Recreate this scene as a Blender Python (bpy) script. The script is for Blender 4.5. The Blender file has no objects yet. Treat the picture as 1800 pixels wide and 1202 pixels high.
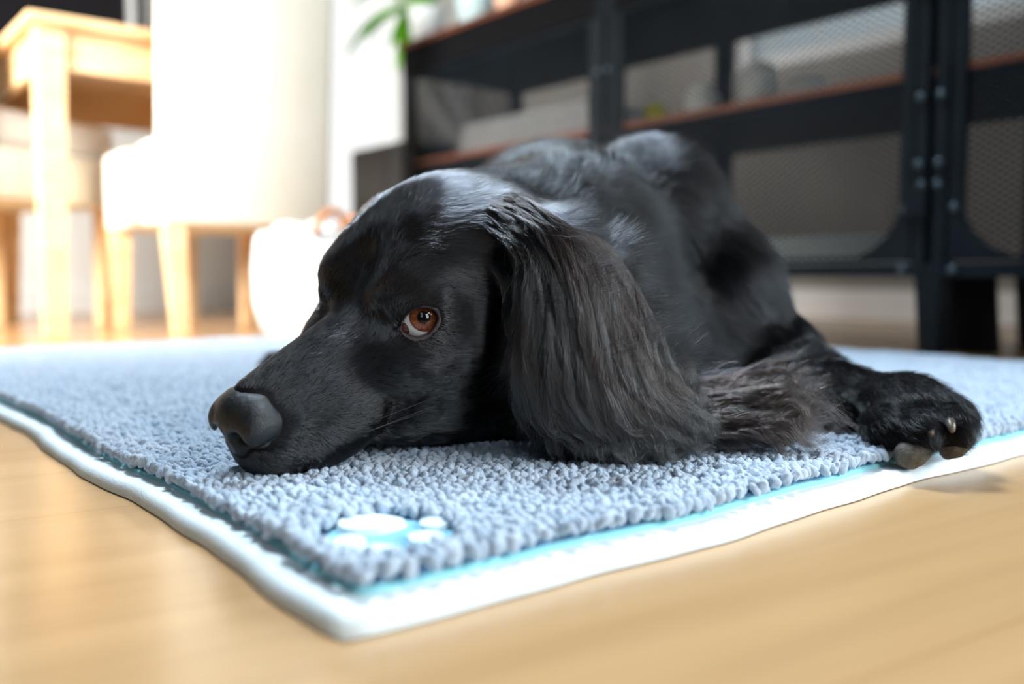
import bpy, bmesh, math, random
import numpy as np
from mathutils import Vector, Matrix

C = bpy.context.scene.collection
RNG = np.random.default_rng(7)
random.seed(7)

# ------------------------------------------------------------------ camera
CAM_H = 0.135
FPX = 1600.0
PITCH = math.atan(114 / 1600)
cam_data = bpy.data.cameras.new('camera')
cam_data.sensor_width = 36.0
cam_data.lens = 36.0 * FPX / 1800
cam_data.clip_start = 0.02
cam_data.dof.use_dof = True
cam_data.dof.focus_distance = 0.565
cam_data.dof.aperture_fstop = 2.9
cam = bpy.data.objects.new('camera', cam_data)
C.objects.link(cam)
cam.location = (0, 0, CAM_H)
cam.rotation_euler = (math.pi / 2 - PITCH, 0, 0)
bpy.context.scene.camera = cam

# ------------------------------------------------------------------ colour management, world, lights
sc = bpy.context.scene
sc.view_settings.view_transform = 'Standard'
sc.view_settings.look = 'None'
sc.view_settings.gamma = 1
sc.view_settings.use_curve_mapping = False
sc.view_settings.exposure = -0.58
sc.cycles.use_denoising = True
sc.cycles.denoising_prefilter = 'ACCURATE'
sc.cycles.use_adaptive_sampling = False
sc.cycles.max_bounces = 6
sc.cycles.transparent_max_bounces = 8
sc.cycles_curves.shape = 'RIBBONS'

world = bpy.data.worlds.new('world')
sc.world = world
world.use_nodes = True
wn = world.node_tree
bg = wn.nodes['Background']
bg.inputs[0].default_value = (0.62, 0.80, 1.0, 1)
bg.inputs[1].default_value = 0.12

def area(name, loc, target, size, power, col, spread=180):
    d = bpy.data.lights.new(name, 'AREA')
    d.shape = 'RECTANGLE'; d.size, d.size_y = size
    d.energy = power; d.color = col; d.spread = math.radians(spread)
    o = bpy.data.objects.new(name, d); C.objects.link(o)
    o.location = loc
    o.rotation_euler = (Vector(target) - Vector(loc)).to_track_quat('-Z', 'Y').to_euler()
    return o

sun_d = bpy.data.lights.new('sun', 'SUN')
sun_d.energy = 0.9; sun_d.angle = math.radians(7); sun_d.color = (1.0, 0.93, 0.82)
sun = bpy.data.objects.new('sun', sun_d); C.objects.link(sun)
sun.rotation_euler = Vector((-0.72, 0.28, -0.62)).to_track_quat('-Z', 'Y').to_euler()
# two window panes behind the camera, high on the right
area('window_light', (0.16, -0.85, 0.95), (-0.05, 0.6, 0.1), (0.45, 0.9), 3, (0.86, 0.94, 1.0))
area('window_light', (1.15, -0.60, 0.80), (-0.05, 0.6, 0.1), (0.5, 0.9), 24, (0.80, 0.91, 1.0))
# lamps added at the right and overhead to put sheen on the coat
area('right_fill_light', (2.15, 0.35, 0.95), (0.0, 0.65, 0.08), (0.6, 0.8), 30, (0.72, 0.88, 1.0), 110)
area('overhead_fill_light', (-0.15, 1.6, 2.0), (0.05, 0.75, 0.1), (0.5, 0.5), 30, (0.70, 0.86, 1.0), 90)
# lamp added inside the tall back window to brighten the cabinet's left bay
area('cabinet_fill_light', (-0.83, 3.98, 1.3), (0.45, 3.35, 0.45), (0.9, 1.7), 17, (1.0, 0.99, 0.96), 120)
# added fill lamp with no window behind it, whitens the dining corner
area('dining_fill_light', (-1.9, 0.6, 1.15), (-0.9, 2.5, 0.40), (0.9, 0.9), 68, (1.0, 0.98, 0.95), 75)

# ------------------------------------------------------------------ helpers
def unp(px, py, Y):
    """a sight line of the photograph followed to the distance Y"""
    dx = (px - 900) / FPX; dz = (601 - py) / FPX
    D = np.array([dx, math.cos(PITCH) + dz * math.sin(PITCH), -math.sin(PITCH) + dz * math.cos(PITCH)])
    return D * (Y / D[1]) + np.array([0, 0, CAM_H])

def mat(name, col=(0.8, 0.8, 0.8), rough=0.5, metal=0.0, **kw):
    m = bpy.data.materials.new(name); m.use_nodes = True
    b = m.node_tree.nodes['Principled BSDF']
    b.inputs['Base Color'].default_value = (*col, 1)
    b.inputs['Roughness'].default_value = rough
    b.inputs['Metallic'].default_value = metal
    for k, v in kw.items():
        b.inputs[k.replace('_', ' ')].default_value = v
    return m

def nodes(m): return m.node_tree.nodes, m.node_tree.links, m.node_tree.nodes['Principled BSDF']

def noise_mix(m, c1, c2, scale=(8, 8, 8), detail=4, lo=0.35, hi=0.65, bump=0.0, bscale=1.0, coord='Object'):
    n, l, b = nodes(m)
    tc = n.new('ShaderNodeTexCoord'); mp = n.new('ShaderNodeMapping')
    mp.inputs['Scale'].default_value = scale
    ns = n.new('ShaderNodeTexNoise'); ns.inputs['Scale'].default_value = 1; ns.inputs['Detail'].default_value = detail
    cr = n.new('ShaderNodeValToRGB')
    cr.color_ramp.elements[0].position = lo; cr.color_ramp.elements[0].color = (*c1, 1)
    cr.color_ramp.elements[1].position = hi; cr.color_ramp.elements[1].color = (*c2, 1)
    l.new(tc.outputs[coord], mp.inputs[0]); l.new(mp.outputs[0], ns.inputs['Vector'])
    l.new(ns.outputs[0], cr.inputs[0]); l.new(cr.outputs[0], b.inputs['Base Color'])
    if bump:
        bp = n.new('ShaderNodeBump'); bp.inputs['Strength'].default_value = bump; bp.inputs['Distance'].default_value = 0.002
        n2 = n.new('ShaderNodeTexNoise'); n2.inputs['Scale'].default_value = bscale; n2.inputs['Detail'].default_value = 3
        l.new(tc.outputs[coord], n2.inputs['Vector']); l.new(n2.outputs[0], bp.inputs['Height']); l.new(bp.outputs[0], b.inputs['Normal'])
    return m

def mesh_np(name, v, f, m=None, parent=None, smooth=True):
    """one mesh object from numpy vertices and an (n,3) or (n,4) face array"""
    me = bpy.data.meshes.new(name)
    v = np.asarray(v, np.float32); f = np.asarray(f, np.int32); k = f.shape[1]
    me.vertices.add(len(v)); me.vertices.foreach_set('co', v.ravel())
    me.loops.add(f.size); me.loops.foreach_set('vertex_index', f.ravel())
    me.polygons.add(len(f)); me.polygons.foreach_set('loop_start', np.arange(0, f.size, k, dtype=np.int32))
    me.polygons.foreach_set('loop_total', np.full(len(f), k, np.int32))
    me.update(calc_edges=True)
    if smooth: me.polygons.foreach_set('use_smooth', np.ones(len(f), bool))
    if m: me.materials.append(m)
    o = bpy.data.objects.new(name, me); C.objects.link(o)
    if parent: o.parent = parent
    return o

def obj(name, bm, m, parent=None, smooth=False):
    me = bpy.data.meshes.new(name); bm.to_mesh(me); bm.free()
    if smooth:
        for p in me.polygons: p.use_smooth = True
    me.materials.append(m)
    o = bpy.data.objects.new(name, me); C.objects.link(o)
    if parent: o.parent = parent
    return o

def tag(o, label, cat, group=None, kind=None):
    o['label'] = label; o['category'] = cat
    if group: o['group'] = group
    if kind: o['kind'] = kind
    return o

def empty(name, loc, label, cat, rz=0, group=None):
    o = bpy.data.objects.new(name, None); C.objects.link(o)
    o.location = loc; o.rotation_euler = (0, 0, rz); o.empty_display_size = 0.05
    return tag(o, label, cat, group)

def struct(o):
    o['kind'] = 'structure'; return o

def bx(bm, x0, x1, y0, y1, z0, z1, bev=0.0, mtx=None):
    r = bmesh.ops.create_cube(bm, size=1)
    vs = r['verts']
    for v in vs:
        v.co = Vector((x0 + (v.co.x + .5) * (x1 - x0), y0 + (v.co.y + .5) * (y1 - y0), z0 + (v.co.z + .5) * (z1 - z0)))
    if mtx is not None:
        for v in vs: v.co = mtx @ v.co
    if bev:
        es = list({e for v in vs for e in v.link_edges})
        bmesh.ops.bevel(bm, geom=es, offset=bev, segments=2, profile=0.6, affect='EDGES')
    return vs

def prism(bm, bot, top):
    """hull of two polygons with the same count (tapered legs, slabs)"""
    a = [bm.verts.new(p) for p in bot]; b = [bm.verts.new(p) for p in top]
    n = len(a)
    bm.faces.new(a[::-1]); bm.faces.new(b)
    for i in range(n): bm.faces.new((a[i], a[(i + 1) % n], b[(i + 1) % n], b[i]))

def tube(bm, pts, r, seg=10):
    rings = []
    pts = [Vector(p) for p in pts]
    rr = r if hasattr(r, '__len__') else [r] * len(pts)
    for i, p in enumerate(pts):
        t = (pts[min(i + 1, len(pts) - 1)] - pts[max(i - 1, 0)]).normalized()
        s = t.cross(Vector((0, 0, 1)));
        if s.length < 1e-3: s = t.cross(Vector((1, 0, 0)))
        s.normalize(); u = s.cross(t)
        rings.append([bm.verts.new(p + (s * math.cos(k * 2 * math.pi / seg) + u * math.sin(k * 2 * math.pi / seg)) * rr[i]) for k in range(seg)])
    for a, b in zip(rings, rings[1:]):
        for k in range(seg): bm.faces.new((a[k], a[(k + 1) % seg], b[(k + 1) % seg], b[k]))
    bm.faces.new(rings[0][::-1]); bm.faces.new(rings[-1])

def lathe(bm, prof, seg=32, cx=0, cy=0):
    rings = [[bm.verts.new((cx + r * math.cos(k * 2 * math.pi / seg), cy + r * math.sin(k * 2 * math.pi / seg), z)) for k in range(seg)] for r, z in prof]
    for a, b in zip(rings, rings[1:]):
        for k in range(seg): bm.faces.new((a[k], a[(k + 1) % seg], b[(k + 1) % seg], b[k]))
    bm.faces.new(rings[0][::-1]); bm.faces.new(rings[-1])

def vnoise(p, seed=0):
    """smooth value noise on (n,3) points, -1..1"""
    p = np.asarray(p, float); i = np.floor(p).astype(np.int64); f = p - i; f = f * f * (3 - 2 * f)
    out = 0
    for dx in (0, 1):
        for dy in (0, 1):
            for dz in (0, 1):
                q = i + [dx, dy, dz]
                hsh = (q[:, 0] * 374761393 + q[:, 1] * 668265263 + q[:, 2] * 2147483647 + seed * 974634777) & 0xffffffff
                hsh = (hsh ^ (hsh >> 13)) * 1274126177 & 0xffffffff
                val = ((hsh ^ (hsh >> 16)) & 0xffff) / 32767.5 - 1
                w = (f[:, 0] if dx else 1 - f[:, 0]) * (f[:, 1] if dy else 1 - f[:, 1]) * (f[:, 2] if dz else 1 - f[:, 2])
                out = out + val * w
    return out
# ------------------------------------------------------------------ floor plan: A runs away to the left, B runs away to the right
A = np.array([-0.63, 0.777]); B = np.array([0.777, 0.63])
ANG_A = math.atan2(A[1], A[0]); ANG_B = math.atan2(B[1], B[0])

m_floor = mat('light_maple_floor', rough=0.22)
n, l, b = nodes(m_floor)
tc = n.new('ShaderNodeTexCoord'); mp = n.new('ShaderNodeMapping')
mp.inputs['Rotation'].default_value = (0, 0, -ANG_B + 0.12)
l.new(tc.outputs['Object'], mp.inputs[0])
br = n.new('ShaderNodeTexBrick'); br.offset = 0.37; br.inputs['Scale'].default_value = 1
br.inputs['Brick Width'].default_value = 1.9; br.inputs['Row Height'].default_value = 0.19
br.inputs['Mortar Size'].default_value = 0.0008; br.inputs['Mortar Smooth'].default_value = 0.2
br.inputs['Color1'].default_value = (0.53, 0.315, 0.145, 1); br.inputs['Color2'].default_value = (0.50, 0.29, 0.13, 1)
br.inputs['Mortar'].default_value = (0.42, 0.235, 0.10, 1)
l.new(mp.outputs[0], br.inputs['Vector'])
mp2 = n.new('ShaderNodeMapping'); mp2.inputs['Scale'].default_value = (2.5, 34, 1); l.new(mp.outputs[0], mp2.inputs[0])
gr = n.new('ShaderNodeTexNoise'); gr.inputs['Scale'].default_value = 1; gr.inputs['Detail'].default_value = 6; gr.inputs['Distortion'].default_value = 0.7
l.new(mp2.outputs[0], gr.inputs['Vector'])
crg = n.new('ShaderNodeValToRGB'); crg.color_ramp.elements[0].color = (0.80, 0.76, 0.70, 1); crg.color_ramp.elements[0].position = 0.3
crg.color_ramp.elements[1].color = (1.08, 1.08, 1.08, 1); crg.color_ramp.elements[1].position = 0.7
l.new(gr.outputs[0], crg.inputs[0])
mx = n.new('ShaderNodeMix'); mx.data_type = 'RGBA'; mx.blend_type = 'MULTIPLY'; mx.inputs[0].default_value = 0.6
l.new(br.outputs['Color'], mx.inputs[6]); l.new(crg.outputs[0], mx.inputs[7]); l.new(mx.outputs[2], b.inputs['Base Color'])
bm = bmesh.new(); bx(bm, -6, 6, -3.5, 8, -0.1, 0)
struct(obj('floor', bm, m_floor))

m_wall = noise_mix(mat('white_painted_wall', rough=0.8), (0.78, 0.78, 0.76), (0.84, 0.84, 0.82), scale=(3, 3, 3))
m_wall_shaded = noise_mix(mat('shade_darkened_wall', rough=0.85), (0.27, 0.255, 0.23), (0.31, 0.29, 0.265), scale=(3, 3, 3))  # wall colour darkened to carry the shade behind the cabinet
def wall(name, p0, p1, z0, z1, th, m):
    """wall from p0 to p1 with its thickness going to the right of travel"""
    p0 = np.array(p0); p1 = np.array(p1); d = (p1 - p0) / np.linalg.norm(p1 - p0); nn = np.array([d[1], -d[0]]) * th
    q = [p0, p1, p1 + nn, p0 + nn]
    bm = bmesh.new(); prism(bm, [(*a, z0) for a in q], [(*a, z1) for a in q])
    bmesh.ops.recalc_face_normals(bm, faces=bm.faces)
    return struct(obj(name, bm, m))
CORNER = np.array([-0.22, 4.60])
pR = CORNER - A * 6.2           # wall behind the cabinet, running from the corner towards the right
# right wall with a window opening (the sill shows through the cabinet's mesh)
def seg(s): return CORNER - A * s
m_trim = mat('white_gloss_trim', (0.82, 0.83, 0.82), 0.35)
WS0, WS1, SILL, HEAD = 1.62, 3.9, 0.86, 2.1
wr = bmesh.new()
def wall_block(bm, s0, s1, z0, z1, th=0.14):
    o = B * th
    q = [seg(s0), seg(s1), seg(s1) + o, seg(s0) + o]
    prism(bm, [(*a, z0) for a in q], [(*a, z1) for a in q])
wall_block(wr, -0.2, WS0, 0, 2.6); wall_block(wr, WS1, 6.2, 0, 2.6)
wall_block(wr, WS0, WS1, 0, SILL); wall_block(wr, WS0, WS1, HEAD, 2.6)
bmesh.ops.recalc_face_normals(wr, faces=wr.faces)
struct(obj('wall_right', wr, m_wall_shaded))
m_sky = bpy.data.materials.new('bright_sky_outside'); m_sky.use_nodes = True
m_sky.node_tree.nodes.clear()
e = m_sky.node_tree.nodes.new('ShaderNodeEmission'); oo = m_sky.node_tree.nodes.new('ShaderNodeOutputMaterial')
e.inputs[0].default_value = (0.80, 0.93, 1.0, 1); e.inputs[1].default_value = 1.1
m_sky.node_tree.links.new(e.outputs[0], oo.inputs[0])
def window_in(name, s0, s1, z0, z1, org, du, dn, th, m_pane):
    """frame bars plus a daylight pane set into the wall opening; du runs along the wall, dn outwards"""
    def P(s, t, z): return (*(org + du * s + dn * t), z)
    bm = bmesh.new()
    def bar(a0, a1, c0, c1, t0=0.02, t1=0.08):
        prism(bm, [P(a0, t0, c0), P(a1, t0, c0), P(a1, t1, c0), P(a0, t1, c0)], [P(a0, t0, c1), P(a1, t0, c1), P(a1, t1, c1), P(a0, t1, c1)])
    w = 0.05; mid = (s0 + s1) / 2
    bar(s0, s1, z0, z0 + w); bar(s0, s1, z1 - w, z1); bar(s0, s0 + w, z0 + w, z1 - w); bar(s1 - w, s1, z0 + w, z1 - w); bar(mid - w / 2, mid + w / 2, z0 + w, z1 - w)
    bmesh.ops.recalc_face_normals(bm, faces=bm.faces)
    o = struct(obj(name, bm, m_trim))
    bm = bmesh.new(); 
    prism(bm, [P(s0, .09, z0), P(s1, .09, z0), P(s1, .10, z0), P(s0, .10, z0)], [P(s0, .09, z1), P(s1, .09, z1), P(s1, .10, z1), P(s0, .10, z1)])
    bmesh.ops.recalc_face_normals(bm, faces=bm.faces)
    obj('window_pane', bm, m_pane, o)
    return o
window_in('window_1', WS0, WS1, SILL, HEAD, CORNER, -A, B, 0.14, m_sky)
bm = bmesh.new()
q = [seg(0) - B * 0.0, seg(6.2), seg(6.2) - B * 0.015, seg(0) - B * 0.015]
prism(bm, [(*a, 0) for a in q], [(*a, 0.095) for a in q]); bmesh.ops.recalc_face_normals(bm, faces=bm.faces)
struct(obj('baseboard_right', bm, m_trim))
# back wall, running from the corner towards the left (direction -B), with a tall bright window
def segb(s): return CORNER - B * s
BW0, BW1 = 0.35, 1.35
wb = bmesh.new()
def wall_block_b(bm, s0, s1, z0, z1, th=0.14):
    o = A * th
    q = [segb(s0), segb(s1), segb(s1) + o, segb(s0) + o]
    prism(bm, [(*a, z0) for a in q], [(*a, z1) for a in q])
wall_block_b(wb, -0.14, BW0, 0, 2.6); wall_block_b(wb, BW1, 5.2, 0, 2.6); wall_block_b(wb, BW0, BW1, 0, 0.3); wall_block_b(wb, BW0, BW1, 2.3, 2.6)
bmesh.ops.recalc_face_normals(wb, faces=wb.faces)
struct(obj('wall_back', wb, m_wall))
m_sky2 = m_sky.copy(); m_sky2.name = 'hazy_white_daylight'
m_sky2.node_tree.nodes['Emission'].inputs[0].default_value = (1, 1, 0.98, 1); m_sky2.node_tree.nodes['Emission'].inputs[1].default_value = 1.6
window_in('window_2', BW0, BW1, 0.3, 2.3, CORNER, -B, A, 0.14, m_sky2)
bm = bmesh.new()
q = [segb(0.02), segb(5.2), segb(5.2) - A * 0.015, segb(0.02) - A * 0.015]
prism(bm, [(*a, 0) for a in q], [(*a, 0.09) for a in q]); bmesh.ops.recalc_face_normals(bm, faces=bm.faces)
struct(obj('baseboard_back', bm, m_trim))
# ------------------------------------------------------------------ dining table and chairs
m_oak = noise_mix(mat('pale_oak', rough=0.4), (0.74, 0.47, 0.23), (0.86, 0.60, 0.33), scale=(6, 6, 40))
m_cream = noise_mix(mat('cream_slipcover', rough=0.85), (0.80, 0.76, 0.64), (0.84, 0.80, 0.69), scale=(5, 5, 5), bump=0.15, bscale=400)
m_white = noise_mix(mat('white_fabric', rough=0.85), (0.80, 0.80, 0.79), (0.86, 0.86, 0.85), scale=(9, 9, 9), bump=0.2, bscale=250)

TAB = np.array([-1.07, 2.09])
tb = empty('dining_table', (TAB[0], TAB[1], 0), 'pale oak dining table with square legs and a plain apron', 'table', ANG_B)
# local x runs along B, local y runs along A
TW, TL, TH = 0.67, 0.85, 0.727
bm = bmesh.new(); bx(bm, -0.02, TW, -0.02, TL, TH - 0.022, TH, 0.004); obj('tabletop', bm, m_oak, tb)
bm = bmesh.new()
bx(bm, 0.05, TW - 0.06, 0.01, 0.032, TH - 0.115, TH - 0.022, 0.002); bx(bm, 0.05, TW - 0.06, TL - 0.05, TL - 0.03, TH - 0.115, TH - 0.022, 0.002)
bx(bm, 0.01, 0.032, 0.05, TL - 0.07, TH - 0.115, TH - 0.022, 0.002); bx(bm, TW - 0.05, TW - 0.03, 0.05, TL - 0.07, TH - 0.115, TH - 0.022, 0.002)
obj('apron', bm, m_oak, tb)
for lx, ly in ((0, 0), (TW - 0.09, 0), (0, TL - 0.09), (TW - 0.09, TL - 0.09)):
    bm = bmesh.new(); a, c = 0.062, 0.046
    prism(bm, [(lx, ly, 0), (lx + c, ly, 0), (lx + c, ly + c, 0), (lx, ly + c, 0)], [(lx, ly, TH - .022), (lx + a, ly, TH - .022), (lx + a, ly + a, TH - .022), (lx, ly + a, TH - .022)])
    obj('leg', bm, m_oak, tb)

def parsons_chair(name, loc, rz, label, seat_top, pad, group, skirt=0.26):
    """high-backed slipcovered chair; local -y is its back side"""
    t = empty(name, (*loc, 0), label, 'chair', rz, group)
    W, D = 0.43, 0.50
    bm = bmesh.new(); bx(bm, 0, W, 0.06, D, skirt, seat_top, 0.02)
    obj('seat', bm, m_cream, t, True)
    bm = bmesh.new()
    v = bx(bm, 0, W, 0, 0.075, skirt, 0.98, 0.016)
    for q in bm.verts:
        if q.co.z > seat_top: q.co.y -= (q.co.z - seat_top) * 0.10
    obj('backrest', bm, m_cream, t, True)
    if pad:
        bm = bmesh.new(); bx(bm, 0.01, W - 0.01, 0.09, D - 0.01, seat_top + 0.0005, seat_top + pad, 0.03)
        obj('seat_cushion', bm, m_white, t, True)
    for lx, ly, dx, dy in ((0.006, 0.012, .012, -.02), (W - 0.054, 0.012, -.012, -.02), (0.006, D - 0.06, 0.005, 0), (W - 0.054, D - 0.06, -.005, 0)):
        a, c = 0.048, 0.034; bm = bmesh.new(); z1 = skirt + 0.02
        prism(bm, [(lx + dx, ly + dy, 0), (lx + dx + c, ly + dy, 0), (lx + dx + c, ly + dy + c, 0), (lx + dx, ly + dy + c, 0)], [(lx, ly, z1), (lx + a, ly, z1), (lx + a, ly + a, z1), (lx, ly + a, z1)])
        obj('leg', bm, m_oak, t)
    return t
CH = np.array([-0.815, 2.15])
parsons_chair('dining_chair', CH, ANG_B, 'cream slipcovered dining chair seen from behind, its tall back covering the table side', 0.47, 0, 'dining chairs')
# second chair, standing at the left end of the table and facing it
c2 = unp(4, 487, 2.42)
parsons_chair('dining_chair', (c2[0] - 0.36, c2[1] - 0.06), ANG_B - math.pi / 2 + 0.55, 'cream dining chair with a white seat cushion behind the near table leg', 0.47, 0.095, 'dining chairs', skirt=0.33)

# dark cupboard on the back wall above the table
def PB(s, t, z): return (*(CORNER - B * s - A * t), z)
m_dark = noise_mix(mat('dark_maroon_lacquer', rough=0.3), (0.006, 0.003, 0.003), (0.02, 0.006, 0.007), scale=(2, 2, 2))
bm = bmesh.new()
def pb_box(bm, s0, s1, t0, t1, z0, z1):
    prism(bm, [PB(s0, t0, z0), PB(s1, t0, z0), PB(s1, t1, z0), PB(s0, t1, z0)], [PB(s0, t0, z1), PB(s1, t0, z1), PB(s1, t1, z1), PB(s0, t1, z1)])
    bmesh.ops.recalc_face_normals(bm, faces=bm.faces)
pb_box(bm, 1.66, 3.4, 0.0, 0.30, 0.82, 2.2)
cup = tag(obj('wall_cupboard', bm, m_dark), 'near-black maroon cupboard hanging on the wall above the oak table', 'cupboard')
m_dark2 = mat('black_lacquer_door', (0.008, 0.005, 0.006), 0.25)
for k in range(3):
    bm = bmesh.new(); pb_box(bm, 1.67 + k * 0.577, 1.67 + k * 0.577 + 0.567, 0.30, 0.32, 0.83, 2.19)
    dr = obj('cupboard_door', bm, m_dark2, cup)
    bm = bmesh.new(); pb_box(bm, 1.70 + k * 0.577, 1.715 + k * 0.577, 0.32, 0.35, 1.0, 1.2); obj('handle', bm, m_trim, dr)

# ------------------------------------------------------------------ white fabric basket with leather handles
bp = unp(548, 487, 2.13)
bk = empty('storage_basket', (bp[0], bp[1], 0), 'round white fabric basket with a brown leather handle beside the cream chair', 'basket')
bm = bmesh.new(); lathe(bm, [(0.085, 0), (0.108, 0.012), (0.122, 0.07), (0.124, 0.14), (0.116, 0.2), (0.108, 0.215), (0.102, 0.212), (0.108, 0.19), (0.114, 0.12), (0.10, 0.02), (0.02, 0.015)], 48)
for v in bm.verts:
    v.co.x *= 1.08; v.co.y *= 1.08; v.co.z *= 1.1; v.co += v.co.normalized() * 0.004 * math.sin(v.co.x * 90 + 2) * math.cos(v.co.z * 70) * (v.co.z > 0.001)
obj('basket_body', bm, m_white, bk, True)
bm = bmesh.new(); bmesh.ops.create_uvsphere(bm, u_segments=32, v_segments=16, radius=0.094)
for v in bm.verts:
    v.co.z = v.co.z * 0.42 + 0.205; v.co.x += 0.006 * math.sin(v.co.y * 60); v.co.z += 0.006 * math.sin(v.co.x * 55 + v.co.y * 40)
thr = obj('folded_blanket', bm, m_white, None, True); thr.location = (bp[0], bp[1], 0.020)
tag(thr, 'white blanket folded inside the round fabric basket', 'blanket')
m_leather = noise_mix(mat('tan_leather', rough=0.45), (0.42, 0.16, 0.06), (0.52, 0.22, 0.09), scale=(30, 30, 30))
for sg in (-1, 1):
    bm = bmesh.new()
    pts = [(sg * 0.118 * math.cos(a) * 1.0 + 0.02 * sg, 0.055 * math.sin(a) * 1.0 - 0.03, 0) for a in ()]
    pts = [(0.03 + 0.085 * t, sg * (0.122 - 0.05 * t * t) , 0.225 + 0.055 * math.sin(math.pi * t)) for t in np.linspace(0, 1, 12)]
    tube(bm, pts, 0.009, 8); obj('handle', bm, m_leather, bk, True)

# ------------------------------------------------------------------ industrial cabinet with mesh doors
m_steel = noise_mix(mat('blue_black_steel', rough=0.42, metal=0.0), (0.004, 0.008, 0.012), (0.007, 0.012, 0.017), scale=(12, 12, 12))
nodes(m_steel)[2].inputs['Specular IOR Level'].default_value = 0.18
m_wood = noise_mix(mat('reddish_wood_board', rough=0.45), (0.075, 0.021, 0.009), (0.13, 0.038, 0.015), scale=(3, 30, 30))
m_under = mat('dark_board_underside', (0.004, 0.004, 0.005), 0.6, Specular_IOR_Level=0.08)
CAB = np.array([0.707, 1.55]) + A * 1.648
cb = empty('industrial_cabinet', (CAB[0], CAB[1], 0), 'long blue-black steel cabinet with wire mesh doors and reddish wood shelves', 'cabinet', math.atan2(-A[1], -A[0]))
XL, D, ZB, ZM, ZT = 2.50, 0.45, 0.135, 0.487, 0.84
P1, P2 = 0.872, 1.648
bm = bmesh.new()
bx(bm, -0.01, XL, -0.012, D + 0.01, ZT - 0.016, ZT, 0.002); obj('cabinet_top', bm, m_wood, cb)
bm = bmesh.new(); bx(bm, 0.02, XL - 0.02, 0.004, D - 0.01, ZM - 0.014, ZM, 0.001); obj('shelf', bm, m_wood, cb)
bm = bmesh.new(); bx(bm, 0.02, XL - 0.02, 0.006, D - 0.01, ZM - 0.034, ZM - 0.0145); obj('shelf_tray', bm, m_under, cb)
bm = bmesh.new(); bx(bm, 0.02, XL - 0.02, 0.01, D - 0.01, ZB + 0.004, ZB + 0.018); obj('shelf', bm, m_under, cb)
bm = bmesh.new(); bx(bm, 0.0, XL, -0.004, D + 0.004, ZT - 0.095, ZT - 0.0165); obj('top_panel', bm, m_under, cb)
bm = bmesh.new()
for y0 in (-0.004, D - 0.02):
    bx(bm, 0, XL, y0, y0 + 0.024, ZB, ZB + 0.024)
for x0 in (0, XL - 0.02): bx(bm, x0, x0 + 0.02, 0.02, D - 0.02, ZB, ZB + 0.024)
obj('rail', bm, m_steel, cb)
def post(x, y, w=0.034):
    bm = bmesh.new()
    if w < 0.05:
        bx(bm, x - w / 2, x + w / 2, y, y + 0.03, ZB, ZT - 0.017, 0.001)
    else:
        bx(bm, x - w / 2, x - w / 2 + 0.022, y - 0.006, y + 0.03, ZB, ZT - 0.017, 0.001)
        bx(bm, x + w / 2 - 0.022, x + w / 2, y - 0.006, y + 0.03, ZB, ZT - 0.017, 0.001)
        bx(bm, x - w / 2 + 0.02, x + w / 2 - 0.02, y + 0.012, y + 0.028, ZB, ZT - 0.017)
    return obj('post', bm, m_steel, cb)
for x, w in ((0.012, .03), (P1, .056), (P2, .056), (XL - 0.02, .03)):
    post(x, 0, w); post(x, D - 0.03, 0.04)
def leg(x, y):
    bm = bmesh.new(); a, c = 0.022, 0.015
    prism(bm, [(x - c, y - c + .01, 0), (x + c, y - c + .01, 0), (x + c, y + c + .01, 0), (x - c, y + c + .01, 0)], [(x - a, y - .012, ZB), (x + a, y - .012, ZB), (x + a, y + a * 1.6, ZB), (x - a, y + a * 1.6, ZB)])
    obj('leg', bm, m_steel, cb)
for x in (0.03, P1, P2, XL - 0.03):
    leg(x, 0.008); leg(x, D - 0.04)
for x in (P1, P2):
    bm = bmesh.new()
    prism(bm, [(x - 0.025, 0.12, 0), (x + 0.06, 0.12, 0), (x + 0.06, 0.15, 0), (x - 0.025, 0.15, 0)][::1], [(x - 0.085, 0.12, ZB), (x + 0.05, 0.12, ZB), (x + 0.05, 0.15, ZB), (x - 0.085, 0.15, ZB)])
    bmesh.ops.recalc_face_normals(bm, faces=bm.faces); obj('support_bracket', bm, m_under, cb)
m_rivet = mat('bare_steel_rivet', (0.07, 0.10, 0.12), 0.35, 0.6)
def rivet(bm, x, y, z, r=0.0075):
    q = bmesh.ops.create_uvsphere(bm, u_segments=10, v_segments=6, radius=r)['verts']
    for v in q: v.co = Vector((v.co.x + x, v.co.y * 0.5 + y, v.co.z + z))
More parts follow.
